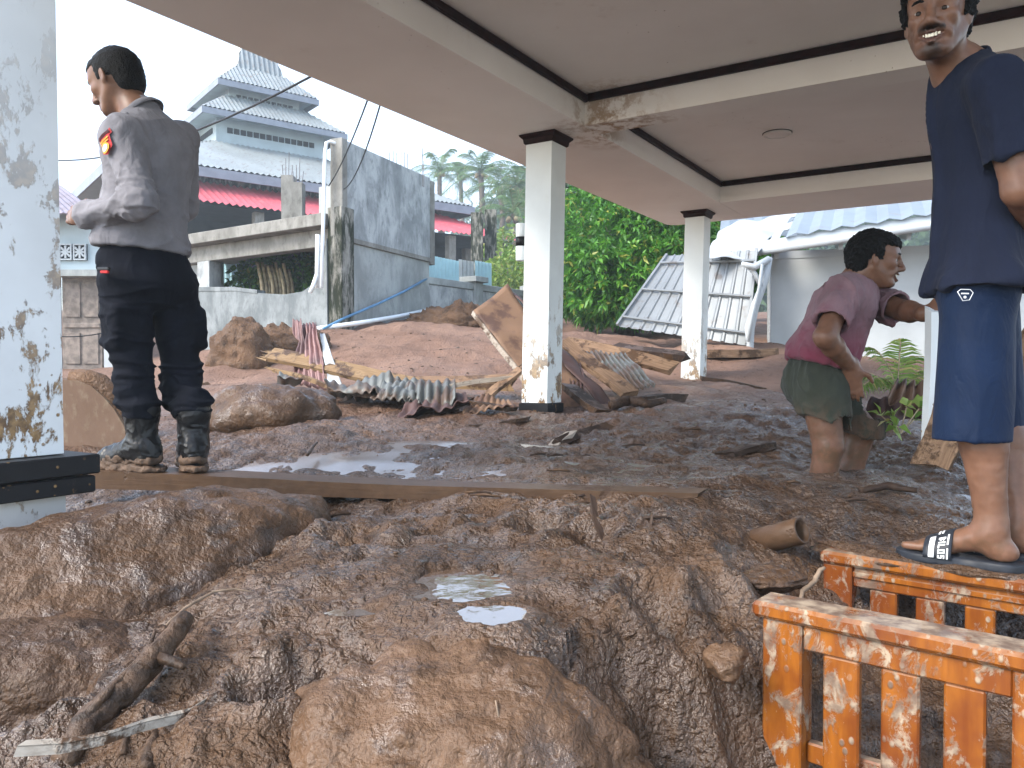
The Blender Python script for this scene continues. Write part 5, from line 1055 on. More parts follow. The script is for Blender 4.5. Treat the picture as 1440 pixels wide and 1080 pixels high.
def head(S, H, smile=False, slim=1.0):
    A = H.A(); k = H.s
    def e(c, r, kk=.02, op='add', B=None): S.ell(H.p(*c), [x*k for x in r], B or A, kk*k, op)
    def cn_(a, b, ra, rb, kk=.012, op='add'): S.cone(H.p(*a), H.p(*b), ra*k, rb*k, kk*k, op)
    e((-.014, 0, .030), (.098, .077*slim, .088)); e((.024, 0, -.030), (.068, .060*slim, .086), .03); e((.04, 0, .045), (.052, .062*slim, .05), .03)
    e((.072, 0, -.098), (.022, .026, .018), .03)
    for s in (-1, 1):
        cn_((-.004, s*.058*slim, -.040), (.060, s*.026, -.096), .017, .016, .03); e((.060, s*.042*slim, -.016-(.0 if not smile else -.002)), (.026, .022, .020), .022)
        cn_((.086, s*.010, .026), (.068, s*.050*slim, .024), .011, .010, .018)
        e((.100, s*.031, .006), (.020, .019, .0125), .010, 'sub'); cn_((.0845, s*.016, .0110), (.0770, s*.047, .0090), .0058, .0050, .005); cn_((.0845, s*.018, -.0062), (.0770, s*.045, -.0050), .0052, .0048, .004)
        e((.104, s*.013, -.036), (.012, .009, .0085), .008); S.ell(H.p(-.006, s*(.078*slim+.004), -.004), [.016*k, .008*k, .031*k], [A[0], (A[1]+A[0]*s*.35).normalized(), A[2]], .008*k)
        e((-.002, s*(.088*slim+.002), -.002), (.008, .006, .016), .005, 'sub')
        if smile: cn_((.092, s*.020, -.036), (.070, s*.040, -.060), .010, .009, .012)
    cn_((.094, 0, .020), (.116, 0, -.026), .0085, .0125, .014); e((.115, 0, -.031), (.0125, .011, .0095), .008)
    w = .035 if smile else .022; up = .010 if smile else -.002
    for s in (-1, 1):
        cn_((.101, 0, -.056), (.080, s*w, -.060+up), .0072, .0045, .006); cn_((.099, 0, -.078 if smile else -.071), (.080, s*w, -.062+up), .0085, .0045, .006)
    if smile:
        for s in (-1, 1): cn_((.106, 0, -.067), (.082, s*.030, -.0565), .0085, .0035, .003, 'sub')
    else:
        for s in (-1, 1): cn_((.108, 0, -.0635), (.088, s*w, -.0625), .0018, .0012, .003, 'sub')
def tint(o, Vv, H, beard=0.0, lips=True):
    a, b, c = H.loc(Vv); me = o.data; col = np.zeros((len(Vv), 4), np.float32); col[:, 3] = 1
    lip = np.exp(-((c+.066)/.013)**2)*np.exp(-(b/.027)**2)*(a > .08); col[:, 0] = np.clip(lip*1.2, 0, 1)
    n = fbm(Vv*140, 2, seed=3)*.25
    if beard:
        must = np.exp(-((c+.0455)/.0075)**2)*(np.abs(b) < .034)*(a > .07); chin = np.exp(-((c+.102)/.022)**2)*np.exp(-(b/.030)**2)*(a > .045)*(c < -.082); jaw = .35*np.exp(-((c+.07)/.03)**2)*(np.abs(b) > .035)*(a < .06)*(a > 0)*(c < -.03)
        col[:, 1] = np.clip((must*1.0+chin*1.35+jaw*.8)*beard*(1+n), 0, .96)
    ca = me.color_attributes.new('tint', 'FLOAT_COLOR', 'POINT'); ca.data.foreach_set('color', col.ravel())
def face_bits(H, par, smile=False, brow=True, half=None):
    k = H.s
    for s in (-1, 1):
        if half is not None and s != half: continue
        c = H.p(.0770, s*.0312, .0022)
        def orb(c_, rf, rl, ru, n=12, m_=16, half_=False):
            vs = []; fs = []
            for i in range(n+1):
                th = pi*i/n*(.42 if half_ else 1.0)
                for j in range(m_): a = 2*pi*j/m_; vs.append(c_+(H.f*cos(th)*rf+(H.l*cos(a)*rl+H.u*sin(a)*ru)*sin(th))*k)
            for i in range(n):
                for j in range(m_): fs.append((i*m_+j, i*m_+(j+1) % m_, (i+1)*m_+(j+1) % m_, (i+1)*m_+j))
            return MB().add(vs, fs)
        ey = orb(c, .0104, .0135, .0068).build('eye', M['eye_white'], par, True, fix=False)
        orb(c+(H.f*.0060-H.u*.0006)*k, .0060, .0078, .0074, 8, 14, True).build('iris', M['iris'], ey, True, fix=False)
        if brow:
            bm_ = MB(); bm_.tube([H.p(.097, s*.013, .026), H.p(.096, s*.026, .031), H.p(.088, s*.040, .030), H.p(.074, s*.052, .024)], [.0035*k, .0048*k, .0045*k, .002*k], 7, squash=.8); bm_.build('eyebrow', M['hair'], par, True)
    if smile:
        t = MB()
        for i in range(8):
            x = (i-3.5)*.0073; a = .0990-.0200*(abs(x)/.028)**1.8; z = -.0620+.0075*(abs(x)/.027)**2; t.frame_box(H.p(a-.006, x, z), H.f, H.l, H.u, .005*k, .0034*k, (.0058-.0016*(abs(i-3.5) > 2))*k, .001*k)
        t.build('teeth', M['teeth'], par)
def hair_cap(H, par, th=.012, front=.060, side=.030, rough=.006, seed=1, h=.0045, low=-.085):
    k = H.s; S = SDF(np.array(H.c)-.17, np.array(H.c)+.17, h); A = H.A(); S.ell(H.p(-.016, 0, .032), [(.098+th)*k, (.077+th*.9)*k, (.088+th*1.1)*k], A, .01); S.ell(H.p(-.055, 0, -.03), [.055*k, (.060+th*.4)*k, .062*k], A, .03); S.ell(H.p(.036, 0, .052), [(.052+th*.9)*k, (.060+th*.8)*k, (.048+th)*k], A, .02)
    f_, l_, u_, c_ = [np.array(x) for x in (H.f, H.l, H.u, H.c)]
    def cut(F, X, Y, Z):
        a = ((X-c_[0])*f_[0]+(Y-c_[1])*f_[1]+(Z-c_[2])*f_[2])/k; u = ((X-c_[0])*u_[0]+(Y-c_[1])*u_[1]+(Z-c_[2])*u_[2])/k
        d = np.minimum(np.minimum(front-u, np.maximum(a-side-.012*0, -.008-u)), np.maximum(a+.034, low-u)); hh = np.clip(.5+.5*(d-F)/.012, 0, 1); return F+(d-F)*hh+.012*hh*(1-hh)
    S.field(cut)
    return sculpt(S, 'hair', M['hair'], par, lambda v: fbm(v*120, 3, seed=seed)*rough+fbm(v*30, 2, seed=seed+4)*rough*.5)[0]
def hand(S, w, d, s, n, curl=.5, sc=1.0, k=.006, spread=.1):
    """w wrist, d towards the fingers, s towards the thumb side, n out of the palm (fingers curl that way)"""
    w = Vector(w); d = Vector(d).normalized(); s = Vector(s); s = (s-d*s.dot(d)).normalized(); n0 = d.cross(s); n = n0 if n0.dot(Vector(n)) > 0 else -n0
    S.ell(w+d*.045*sc, [.052*sc, .041*sc, .0175*sc], [d, s, n], .02); S.cone(w-d*.02*sc, w+d*.03*sc, .026*sc, .026*sc, .02, flat=s, fs=1.15)
    for i, (o, L) in enumerate(((.029, .068), (.010, .077), (-.010, .072), (-.028, .056))):
        b = w+d*(.082-.006*abs(i-1.3))*sc+s*o*sc; a = curl*.35; dd = (d+s*o*spread*6).normalized(); r = [.0092, .0085, .0078, .0066]
        for j, fr in enumerate((.45, .31, .24)):
            v = dd*cos(a)+n*sin(a); e = b+v*L*fr*sc; S.cone(b, e, r[j]*sc, r[j+1]*sc, k); b = e; a += curl
    b = w+d*.022*sc+s*.032*sc; v = (d*.55+s*.75+n*.35).normalized(); e = b+v*.042*sc; S.cone(b, e, .0125*sc, .0105*sc, .012); S.cone(e, e+(d*.8+s*.25+n*(.3+.4*curl)).normalized()*.034*sc, .0102*sc, .0080*sc, .006)
def bounds(pts, m): a = np.array([tuple(p) for p in pts]); return a.min(0)-m, a.max(0)+m

# ------------------------------------------------------------------ the policeman on the plank
def officer():
    t = thing('person', 'policeman in grey shirt and black cargo trousers standing on the plank', 'person', P(232, 660, 3.1))
    F = V(-.8, .6, 0); L = V(-.6, -.8, 0); Y0 = 3.13
    LS, RS = P(172, 190, 2.99), P(252, 196, 3.28); LE, RE = P(197, 284, 2.90), P(258, 292, 3.38); LW, RW = P(117, 303, 3.00), P(175, 315, 3.48)
    pel, chest, nb = P(203, 378, Y0), P(208, 232, Y0), P(200, 160, Y0+.02); hc = P(163, 115, Y0+.03)
    H = Head(hc, (-.86, .22, -.36), (-.30, .05, .95), 1.0)
    LH, RH = P(176, 400, 3.04), P(243, 400, 3.20); LK, RK = P(188, 520, 3.05), P(255, 520, 3.17); LA, RA = P(200, 622, 3.05), P(272, 622, 3.10)
    S = SDF(*bounds([LS, RS, LE, RE, LW+V(-.2, 0, 0), RW, hc, LA, RA, hc+V(0, 0, .1)], .16), .0055)
    head(S, H); S.cone(H.p(-.025, 0, -.06), nb-UP*.03, .052, .062, .03); S.cone(nb-UP*.02, chest, .07, .10, .05); S.ell(chest, (.105, .16, .18), [F, L, UP], .04); S.cone(chest, pel, .11, .12, .05)
    for a, b, c, hd in ((LS, LE, LW, 1), (RS, RE, RW, 0)): S.cone(chest+UP*.12, a, .06, .055, .03); S.cone(a, b, .048, .042, .02); S.cone(b, c, .040, .027, .015)
    hand(S, LW, P(88, 300, 3.08)-LW, V(.1, .3, 1), V(.2, .9, -.1), .62, 1.0); hand(S, RW, V(-.9, -.3, .1), V(0, .3, 1), V(.2, -.9, 0), .5)
    for a, b, c in ((LH, LK, LA), (RH, RK, RA)): S.cone(pel, a, .09, .085, .04); S.cone(a, b, .08, .055, .02); S.cone(b, c, .052, .040, .02); S.cone(c, c-UP*.06+V(-.04, .03, 0), .036, .03, .02)
    o, vv = sculpt(S, 'body', M['skin_a'], t); tint(o, vv, H); face_bits(H, o, brow=True); hair_cap(H, t, .009, .060, .030, .002, 2)
    # shirt
    S = SDF(*bounds([LS, RS, LE, RE, LW, RW, chest, P(200, 365, Y0)], .2), .006); A = [F, L, UP]
    S.ell(chest+UP*.03-F*.005, (.128, .180, .175), A, .03); S.cone(LS, RS, .066, .066, .05); S.ell(P(205, 290, Y0), (.128, .168, .17), A, .06); S.ell(P(200, 345, Y0), (.140, .186, .13), A, .06); S.cone(nb+UP*.0, chest+UP*.08, .066, .10, .05)
    S.cone(LS, LE, .071, .056, .03); S.cone(LE, LW, .054, .042, .02); S.cone(RS, RE, .072, .060, .03); S.cone(RE, RW, .057, .043, .012)
    S.cone(LW+(LE-LW)*.13, LW+(LE-LW)*-.02, .047, .046, .004)
    S.keep(P(200, 353, Y0), (-.06, 0, -1), .006); wd_ = (LW-LE).normalized(); S.keep(LW+wd_*.005, wd_, .006, (np.array(LW)-.11, np.array(LW)+.11)); S.cone(LW-wd_*.03, LW+wd_*.1, .036, .036, .004, 'sub')
    f1 = folds(.0085, (7, 7, 11), 5); f2 = folds(.005, (15, 15, 26), 9)
    def dsp(v):
        el = np.exp(-(np.linalg.norm(v-np.array(LE), axis=1)/.10)**2); hem = np.exp(-((v[:, 2]-P(200, 335, Y0).z)/.10)**2); return f1(v)*(.55+.5*hem)+f2(v)*(.35+1.5*el)
    sh, _ = sculpt(S, 'shirt', M['uniform_shirt'], t, dsp)
    # collar, epaulette, sleeve badge
    col_ = MB(); ring0, ring1, ring2 = [], [], []
    ax = (H.p(-.02, 0, -.06)-nb).normalized(); e1_ = (F-ax*F.dot(ax)).normalized(); e2_ = ax.cross(e1_)
    for k in range(25):
        a = R(35)+k/24*R(290); d = e1_*cos(a)+e2_*sin(a); ring0.append(nb+d*.070-ax*.012); ring1.append(nb+d*.066+ax*.022); ring2.append(nb+d*.088-ax*.010)
    col_.sheet([ring0, ring1], .004); col_.sheet([ring1, [(a+b)/2+ax*.006 for a, b in zip(ring1, ring2)], ring2], .004); col_.build('collar', M['uniform_shirt'], sh, True)
    ed = (LS-nb).normalized(); ep = MB(); path = [nb+ed*.075+UP*.020, nb+ed*.12+UP*.030, LS+UP*.070-ed*.02, LS+UP*.066+ed*.015]; ep.sheet([[q+F*.024 for q in path], [q+UP*.004 for q in path], [q-F*.024 for q in path]], .005); ep.build('epaulette', M['uniform_shirt'], sh, True)
    axs = (LE-LS).normalized(); o_ = V(-.52, -.85, 0); o_ = (o_-axs*o_.dot(axs)).normalized(); sd = axs.cross(o_)
    def arm(a, s_, r): return LS+axs*s_+(o_*cos(a)+sd*sin(a))*r
    def badge(name, m, pts, lift):
        r = .0815+lift; mb = MB(); poly = [arm(x/.078, y+.02, r) for x, y in pts]; c_ = arm(sum(p_[0] for p_ in pts)/len(pts)/.078, sum(p_[1] for p_ in pts)/len(pts)+.02, r+.002); n_ = len(poly); mb.add(poly+[c_], [(k, (k+1) % n_, n_) for k in range(n_)]); mb.build(name, M[m], sh, True)
    badge('sleeve_badge', 'patch_red', [(-.036, .0), (.036, -.004), (.040, .022), (.028, .028), (.030, .075), (.0, .098), (-.030, .075), (-.028, .028), (-.040, .022)], .0)
    badge('badge_band', 'patch_dark', [(-.031, .006), (.031, .003), (.033, .017), (-.033, .019)], .0035)
    badge('badge_stripe', 'patch_yellow', [(-.024, .031), (.024, .030), (.022, .036), (-.022, .037)], .0035); badge('badge_stripe', 'patch_yellow', [(-.022, .043), (.022, .042), (.020, .048), (-.020, .049)], .0035)
    badge('badge_ring', 'patch_yellow', [(.020*cos(a), .070+.020*sin(a)) for a in np.linspace(0, 6.28, 17)[:-1]], .0035); badge('badge_disc', 'patch_white', [(.014*cos(a), .070+.014*sin(a)) for a in np.linspace(0, 6.28, 17)[:-1]], .0055)
    # trousers
    S = SDF(*bounds([LH, RH, LA, RA, P(203, 350, Y0)], .2), .006); S.ell(P(203, 372, Y0), (.128, .178, .12), A, .03); S.ell(P(208, 405, Y0)-F*.03, (.125, .175, .10), A, .05)
    for a, b, c, sg in ((LH, LK, LA, 1), (RH, RK, RA, -1)):
        S.cone(a, b, .096, .071, .018); S.cone(b, c+UP*.03, .069, .056, .02); S.box(a.lerp(b, .52)+L*sg*.070-F*.01, (.060, .024, .080), A, .022, .03); S.cone(b-UP*.05, b-UP*.10, .074, .070, .02); S.cone(c+UP*.15, c+UP*.13, .066, .066, .02)
    S.keep(P(203, 352, Y0), (0, 0, 1), .006); S.keep(LA+UP*.098, (0, 0, -1), .006)
    g1 = folds(.011, (6, 6, 17), 15)
    def dsp2(v):
        low = 1/(1+np.exp((v[:, 2]-(LK.z+.12))*14)); return g1(v)*(.3+.85*low)+.004*np.sin(v[:, 2]*105+fbm(v*9, 2, seed=4)*4)*np.exp(-((v[:, 2]-(LA.z+.16))/.09)**2)
    tr, _ = sculpt(S, 'trousers', M['uniform_trousers'], t, dsp2)
    bk_ = P(146, 378, 2.92); MB().frame_box(bk_, V(.85, -.5, -.06).normalized(), V(.5, .85, 0).normalized(), UP, .035, .006, .006, .003).build('pocket_welt', M['black'], tr); MB().frame_box(bk_-UP*.012+V(.005, -.003, 0), V(.85, -.5, -.06).normalized(), V(.5, .85, 0).normalized(), UP, .022, .005, .005, .002).build('pocket_edge', M['patch_red'], tr)
    # boots
    for c, td, nm in ((LA, V(-.93, .36, 0).normalized(), 0), (RA, V(-.42, .90, 0).normalized(), 1)):
        zs = pl_a.z+.033+(pl_b.z-pl_a.z)*(c.x-pl_a.x)/(pl_b.x-pl_a.x)+.002; b0 = V(c.x, c.y, zs); sd = V(-td.y, td.x, 0); S = SDF(*bounds([b0+td*.25, b0-td*.12, c+UP*.14], .09), .005)
        S.cone(c+UP*.125, b0+UP*.10, .062, .054, .02); S.ell(b0+UP*.075-td*.022, (.062, .047, .065), [td, sd, UP], .03); S.cone(b0+td*.03+UP*.085, b0+td*.13+UP*.055, .050, .044, .03, flat=sd, fs=1.05); S.ell(b0+td*.155+UP*.045, (.062, .050, .043), [td, sd, UP], .03); S.cone(c+UP*.115, c+UP*.12, .066, .066, .006)
        S.keep(b0+UP*.022, (0, 0, -1), .004); bo, _ = sculpt(S, 'boot', M['boot_leather'], t, folds(.0035, (26, 26, 34), 3))
        S = SDF(*bounds([b0+td*.25, b0-td*.12, b0+UP*.06], .06), .005); S.ell(b0+td*.15, (.085, .058, .2), [td, sd, UP], .03); S.ell(b0-td*.03, (.075, .050, .2), [td, sd, UP], .03); S.cone(b0+td*.15, b0-td*.03, .045, .045, .03); S.keep(b0, (0, 0, -1), .003); S.keep(b0+UP*.030, (-td.x*.12, -td.y*.12, 1), .004); so, _ = sculpt(S, 'sole', M['boot_mud'], bo, lambda v: fbm(v*60, 3, seed=6)*.005)
        S = SDF(*bounds([b0+td*.25, b0-td*.12, b0+UP*.1], .07), .005); S.ell(b0+td*.12+UP*.04, (.105, .0545, .042), [td, sd, UP], .03); S.ell(b0-td*.02+UP*.045, (.066, .050, .036), [td, sd, UP], .03); S.keep(b0+UP*.027, (0, 0, -1), .004); sculpt(S, 'mud_crust', M['boot_mud'], bo, lambda v: fbm(v*30, 3, seed=8)*.008)
        la = MB()
        for k in range(5): z = .075+.02*k; q = b0+td*(.085-.012*k)+UP*(z+.012); la.tube([q-sd*.028-td*.01, q+UP*.004, q+sd*.028-td*.01], .003, 5)
        la.build('laces', M['black'], bo, True)
    return t
officer()

# ------------------------------------------------------------------ smiling man standing on the armchair
def smiler():
    foot = P(1320, 785, 2.18); t = thing('person', 'smiling bearded man in navy T-shirt and blue shorts standing on the armchair', 'person', (foot.x, foot.y, ZF)); F = V(-.96, .28, 0).normalized(); L = V(-F.y, F.x, 0)
    if L.y > 0: L = -L
    A = [F, L, UP]; LS, RS = P(1396, 116, 2.02), P(1352, 112, 2.36); LE, RE = P(1434, 268, 1.99), P(1440, 235, 2.44); LW, RW = P(1466, 345, 2.18), P(1455, 340, 2.36)
    hc = P(1318, 26, 2.14); H = Head(hc, (-.60, -.78, -.12), (-.05, -.06, 1), .96); nb = P(1356, 100, 2.20); chest = P(1370, 185, 2.20); pel = P(1372, 375, 2.20)
    LH, RH = P(1374, 400, 2.14), P(1384, 400, 2.27); LK, RK = P(1366, 560, 2.13), P(1392, 560, 2.29); fd_ = -ce
    aL = C1+ce*.415+cn*.045; aR = C1+ce*.43+cn*.17; LA, RA = V(aL.x, aL.y, ZF+.12), V(aR.x+.03, aR.y, ZF+.12)
    S = SDF(*bounds([LS, RS, LE, RE, LW, RW, hc+UP*.03, aL+fd_*.25+UP*ZF, aR+UP*ZF, LK, RK], .16), .005)
    head(S, H, True, .95); S.cone(H.p(-.03, 0, -.06), nb-UP*.01, .050, .060, .03); S.cone(nb-UP*.02, chest, .07, .10, .05); S.ell(chest, (.080, .14, .17), A, .04); S.cone(chest, pel, .085, .09, .05)
    for a, b, c in ((LS, LE, LW), (RS, RE, RW)): S.cone(chest+UP*.13, a, .045, .05, .03); S.cone(a, b, .047, .039, .02); S.cone(b, c, .039, .026, .015)
    hand(S, LW, V(-.2, .8, -.4), V(0, .2, 1), V(-1, 0, 0), .5); hand(S, RW, V(.1, -.8, -.4), V(0, .2, 1), V(-1, 0, 0), .5)
    for a, b, c, z0 in ((LH, LK, LA, ZF+.028), (RH, RK, RA, ZF+.028)):
        S.cone(pel, a, .09, .08, .04); S.cone(a, b, .078, .055, .02); S.cone(b, b.lerp(c, .35)-F*.012, .052, .056, .02); S.cone(b.lerp(c, .35)-F*.012, c, .056, .037, .02)
        s_ = cn; S.cone(c, c-fd_*.012-UP*.055, .036, .034, .02); S.ell(c-fd_*.028-UP*.068, (.036, .031, .030), [fd_, s_, UP], .02); S.cone(c+fd_*.01-UP*.03, c+fd_*.12-UP*.068, .038, .026, .025, flat=s_, fs=1.15); S.ell(c+fd_*.13-UP*.072, (.050, .042, .020), [fd_, s_, UP], .02)
        for j, (o_, l_, r_) in enumerate(((-.026, .040, .0125), (-.008, .040, .0095), (.008, .034, .009), (.021, .026, .0085), (.033, .016, .008))): q = c+fd_*.165+s_*o_-UP*.078; S.cone(q, q+fd_*l_, r_, r_*.9, .008)
        S.keep(V(c.x, c.y, ZF+.028), (0, 0, -1), .006, (np.array(c)-[.32, .32, .3], np.array(c)+[.32, .32, -.02]))
    o, vv = sculpt(S, 'body', M['skin_b'], t, lambda v: fbm(v*40, 2, seed=2)*.0012); tint(o, vv, H, 1.0); face_bits(H, o, True); hair_cap(H, t, .017, .062, .022, .006, 5)
    # tee
    Bn = bounds([LS, RS, LE, RE, chest, P(1372, 420, 2.2)], .2); S = SDF(*Bn, .006); S.ell(chest+UP*.02, (.110, .165, .17), A, .03); S.cone(LS, RS, .060, .060, .05); S.ell(P(1372, 290, 2.2), (.108, .160, .20), A, .07); S.ell(P(1373, 405, 2.2), (.116, .195, .20), A, .07); S.cone(nb-UP*.012, chest+UP*.06, .072, .10, .05); S.box(P(1373, 440, 2.2), (.114, .185, .12), A, .085, .05)
    for a, b in ((LS, LE), (RS, RE)):
        d = (b-a).normalized(); Q = SDF(*Bn, .006); Q.cone(a, a+d*.26, .064, .070, .01); Q.keep(a+d*.205, d, .006); Q.cone(a+d*.15, a+d*.32, .054, .060, .004, 'sub'); S.merge(Q, .022)
    S.keep(P(1371, 410, 2.2), (0, 0, -1), .006); S.cone(H.p(-.03, 0, -.05), nb+UP*.015, .06, .062, .006, 'sub')
    f1 = folds(.014, (6, 6, 3.0), 25, .12); f2 = folds(.003, (11, 11, 8), 29, .1); te, _ = sculpt(S, 'shirt', M['tee_navy'], t, lambda v: f1(v)+f2(v)*.6)
    ne = MB(); ax = (H.p(-.03, 0, -.06)-nb).normalized(); e1_ = (F-ax*F.dot(ax)).normalized(); e2_ = ax.cross(e1_); ne.tube([nb+(e1_*cos(a)*1.05+e2_*sin(a))*.070+ax*(.006-.022*max(0, cos(a))) for a in np.linspace(0, 2*pi, 30)], .006, 6); ne.build('neckband', M['tee_navy'], te, True)
    # shorts
    S = SDF(*bounds([LH, RH, LK-UP*.16, RK-UP*.16, pel+UP*.05], .19), .006); S.ell(pel-UP*.03, (.102, .150, .15), A, .03)
    hem = P(1370, 620, 2.15).z
    for a, b in ((LH, LK), (RH, RK)): d = V(b.x-a.x, b.y-a.y, 0); S.cone(a, V(b.x, b.y, hem-.03), .080, .092, .04, flat=F, fs=1.06)
    S.keep(V(0, 0, hem), (0, 0, -1), .005); S.keep(pel-UP*.02, (0, 0, 1), .006)
    for b in (LK, RK): S.cone(V(b.x, b.y, hem-.05), V(b.x, b.y, hem+.03), .084, .080, .004, 'sub', flat=F, fs=1.04)
    g1 = folds(.006, (6, 6, 2.2), 35, .1); so, _ = sculpt(S, 'shorts', M['shorts_blue'], t, lambda v: g1(v))
    lg = P(1357, 415, 1.985); sh_ = [(-.020, .008), (-.012, .014), (.014, .014), (.022, .006), (.012, -.012), (-.006, -.014)]; lx, ly = V(.99, .12, 0), V(.0, 0, 1); mb = MB(); mb.tube([lg+lx*x+ly*y for x, y in sh_+sh_[:2]], .0011, 5); mb.build('logo_outline', M['printwhite'], so, True); MB().beam(lg-lx*.010+ly*.004, lg+lx*.010+ly*.004, .002, .003).build('logo_bar', M['printwhite'], so); MB().lathe(lg-ly*.005, [(.0035, -.001), (.0035, .001)], 10, V(.12, -.99, 0)).build('logo_dot', M['printwhite'], so)
    # slide sandals
    for c, nm in ((LA, 0), (RA, 1)):
        b0 = V(c.x, c.y, ZF+.003); sl_ = thing if False else None; S = SDF(*bounds([b0+fd_*.24, b0-fd_*.1, b0+UP*.05], .06), .004); S.ell(b0+fd_*.15, (.085, .052, .2), [fd_, cn, UP], .03); S.ell(b0-fd_*.025, (.062, .040, .2), [fd_, cn, UP], .03); S.cone(b0+fd_*.16, b0-fd_*.02, .038, .036, .03); S.keep(b0, (0, 0, -1), .003); S.keep(b0+UP*.026, (0, 0, 1), .005); sn, _ = sculpt(S, 'sandal', M['rubber'], t)
        st = MB(); g = []
        for a in np.linspace(R(-12), R(192), 22):
            g.append([b0+fd_*(.085+.068*w)+cn*cos(a)*(.053+.004*w-.002)+UP*(.022+max(-.012, sin(a))*(.073-.030*w)) for w in np.linspace(0, 1, 8)])
        st.sheet(g, .006); so_ = st.build('strap', M['rubber'], sn, True)
        def onstrap(a, w, lift): return b0+fd_*(.085+.068*w)+cn*cos(a)*(.053+.004*w-.002+lift)+UP*(.022+max(-.012, sin(a))*(.073-.030*w+lift))
        def patch_(a0, a1, w0, w1, name='print_bar'):
            gg = [[onstrap(a, w, .0045) for w in np.linspace(w0, w1, 4)] for a in np.linspace(a0, a1, 8)]; MB().sheet(gg, .0012).build(name, M['printwhite'], so_, True)
        patch_(R(188), R(118), .60, .80); patch_(R(188), R(158), .10, .16); patch_(R(150), R(122), .10, .16)
        for k, w in enumerate((.30, .40)): patch_(R(112), R(92), .35+.12*k, .42+.12*k, 'print_wing')
        if nm == 0:
            import_txt = 'BILOS'; cells = {'B': ['110', '101', '110', '101', '110'], 'I': ['1', '1', '1', '1', '1'], 'L': ['100', '100', '100', '100', '111'], 'O': ['111', '101', '101', '101', '111'], 'S': ['111', '100', '111', '001', '111']}; a = R(128); tot = MB()
            for ch in import_txt:
                rows = cells[ch]; wch = len(rows[0])
                for cx in range(wch):
                    for ry in range(5):
                        if rows[ry][cx] == '1':
                            a0 = a+R(3.2)*cx; w0 = .22+.050*ry; q = [onstrap(a0, w0, .0046), onstrap(a0+R(3.3), w0, .0046), onstrap(a0+R(3.3), w0+.052, .0046), onstrap(a0, w0+.052, .0046)]; tot.add(q, [(0, 1, 2, 3)])
                a += R(3.2)*(wch+1)
            tot.build('lettering', M['printwhite'], so_, fix=False)
    return t
smiler()

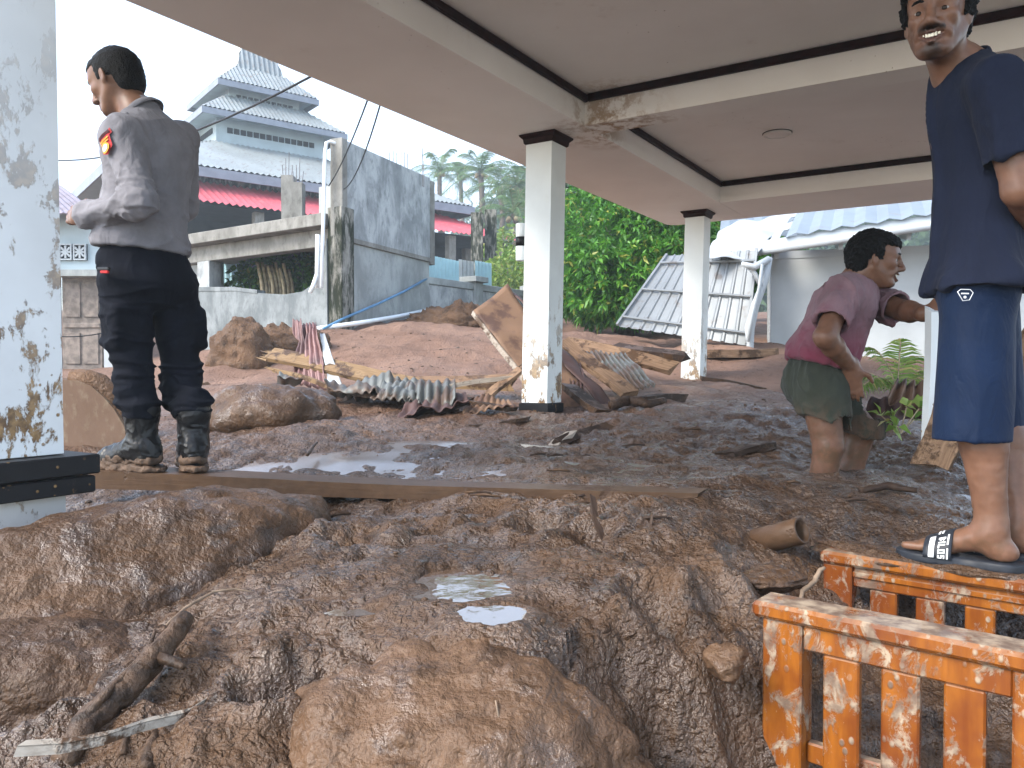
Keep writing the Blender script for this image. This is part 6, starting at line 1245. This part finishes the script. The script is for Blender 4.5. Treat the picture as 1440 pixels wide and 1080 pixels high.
# ------------------------------------------------------------------ man wading through the mud
def wader():
    t = thing('person', 'man in muddy pink T-shirt and olive shorts wading knee-deep, bending forward', 'person', P(1165, 655, 3.5)); F = V(.97, -.12, 0).normalized(); L = V(-F.y, F.x, 0); sp_ = V(.42, -.03, .90).normalized(); fw = (F-sp_*F.dot(sp_)).normalized(); B = [fw, L, sp_]
    pel, chest, nb = P(1150, 528, 3.52), P(1180, 445, 3.52), P(1207, 396, 3.50); hc = P(1230, 366, 3.46); H = Head(hc, (.93, -.30, -.12), (.10, -.02, 1), .98)
    RS, LS = P(1186, 412, 3.35), P(1222, 418, 3.66); RE, LE = P(1160, 474, 3.22), P(1270, 437, 3.46); RW, LW = P(1197, 516, 3.36), P(1303, 441, 3.26)
    RH, LH = P(1152, 545, 3.43), P(1162, 545, 3.60); RK, LK = P(1165, 628, 3.40), P(1212, 604, 3.56); RA, LA = P(1158, 765, 3.46), P(1185, 745, 3.62)
    S = SDF(*bounds([hc+UP*.05, RE, LE, LW+V(.1, -.1, 0), RA, LA, P(1110, 520, 3.5)], .16), .0055)
    head(S, H, True, 1.0); S.cone(H.p(-.03, 0, -.055), nb, .055, .064, .03); S.cone(nb, chest, .07, .11, .05); S.ell(chest, (.095, .135, .16), B, .04); S.cone(chest, pel, .10, .11, .05)
    for a, b, c in ((LS, LE, LW), (RS, RE, RW)): S.cone(chest+sp_*.09, a, .042, .046, .03); S.cone(a, b, .048, .044, .02); S.cone(b, b.lerp(c, .3), .045, .045, .015); S.cone(b.lerp(c, .3), c, .045, .029, .015)
    hand(S, RW, V(.12, .02, -1), V(.8, -.5, 0), V(-.2, .9, 0), .35); hand(S, LW, V(.75, -.6, .05), V(-.1, -.1, 1), V(.6, .75, 0), .75)
    for a, b, c in ((LH, LK, LA), (RH, RK, RA)): S.cone(pel, a, .10, .09, .04); S.cone(a, b, .088, .062, .02); S.cone(b, b.lerp(c, .4)-F*.02, .060, .057, .02); S.cone(b.lerp(c, .4)-F*.02, c, .057, .04, .02); S.cone(c-UP*.04, c-UP*.05+F*.13, .04, .03, .02)
    o, vv = sculpt(S, 'body', M['skin_c'], t, lambda v: fbm(v*40, 2, seed=2)*.0012); tint(o, vv, H, .55); face_bits(H, o, True); hair_cap(H, t, .015, .058, .028, .0045, 8)
    # tee
    Bn = bounds([RS, LS, RE, LE, pel, nb], .2); S = SDF(*Bn, .006); S.ell(chest+sp_*.03, (.128, .175, .16), B, .03); S.cone(LS, RS, .062, .062, .05); S.ell(P(1163, 487, 3.52), (.136, .172, .15), B, .07); S.ell(P(1150, 512, 3.52), (.142, .178, .11), B, .06); S.cone(nb-sp_*.012, chest+sp_*.05, .072, .10, .05)
    for a, b in ((RS, RE), (LS, LE)):
        d = (b-a).normalized(); Q = SDF(*Bn, .006); Q.cone(a, a+d*.24, .070, .079, .01); Q.keep(a+d*.185, d, .006); Q.cone(a+d*.13, a+d*.3, .060, .066, .004, 'sub'); S.merge(Q, .022)
    S.keep(P(1150, 513, 3.52), (-.30, 0, -1), .006); S.cone(H.p(-.03, 0, -.05), nb+sp_*.012, .064, .066, .006, 'sub')
    f1 = folds(.011, (8, 8, 7), 45); f2 = folds(.005, (17, 17, 15), 49); sh, _ = sculpt(S, 'shirt', M['tee_pink'], t, lambda v: f1(v)+f2(v)*.7)
    # shorts
    S = SDF(*bounds([RH, LH, RK, LK, pel], .2), .006); S.ell(P(1150, 533, 3.52), (.138, .178, .12), B, .03); S.ell(P(1146, 545, 3.52), (.13, .17, .10), None, .05)
    S.cone(RH, RK-UP*.02, .112, .100, .012); S.cone(LH, LK+V(.0, 0, 0), .112, .100, .012)
    S.keep(P(1172, 600, 3.45), (-.36, 0, -1), .005); S.keep(P(1150, 506, 3.52), sp_, .006); S.cone(RK+UP*.10, RK-UP*.08, .088, .090, .004, 'sub'); S.cone(LK+UP*.08, LK-UP*.08, .085, .088, .004, 'sub')
    g1 = folds(.011, (9, 9, 5), 55); sculpt(S, 'shorts', M['shorts_olive'], t, lambda v: g1(v))
    return t
wader()

# ------------------------------------------------------------------ rain haze in the air
hb = MB(); hb.box((22, 92, 22), (200, 216, 46)); ho = hb.build('haze', None); tag(ho, kind='stuff')
hm = bpy.data.materials.new('haze'); hm.use_nodes = True; hn = hm.node_tree.nodes; hn.clear(); out = hn.new('ShaderNodeOutputMaterial'); pv = hn.new('ShaderNodeVolumePrincipled')
pv.inputs['Color'].default_value = (.80, .91, .97, 1); pv.inputs['Density'].default_value = .0036; pv.inputs['Anisotropy'].default_value = .25
hm.node_tree.links.new(pv.outputs[0], out.inputs['Volume']); ho.data.materials.append(hm)
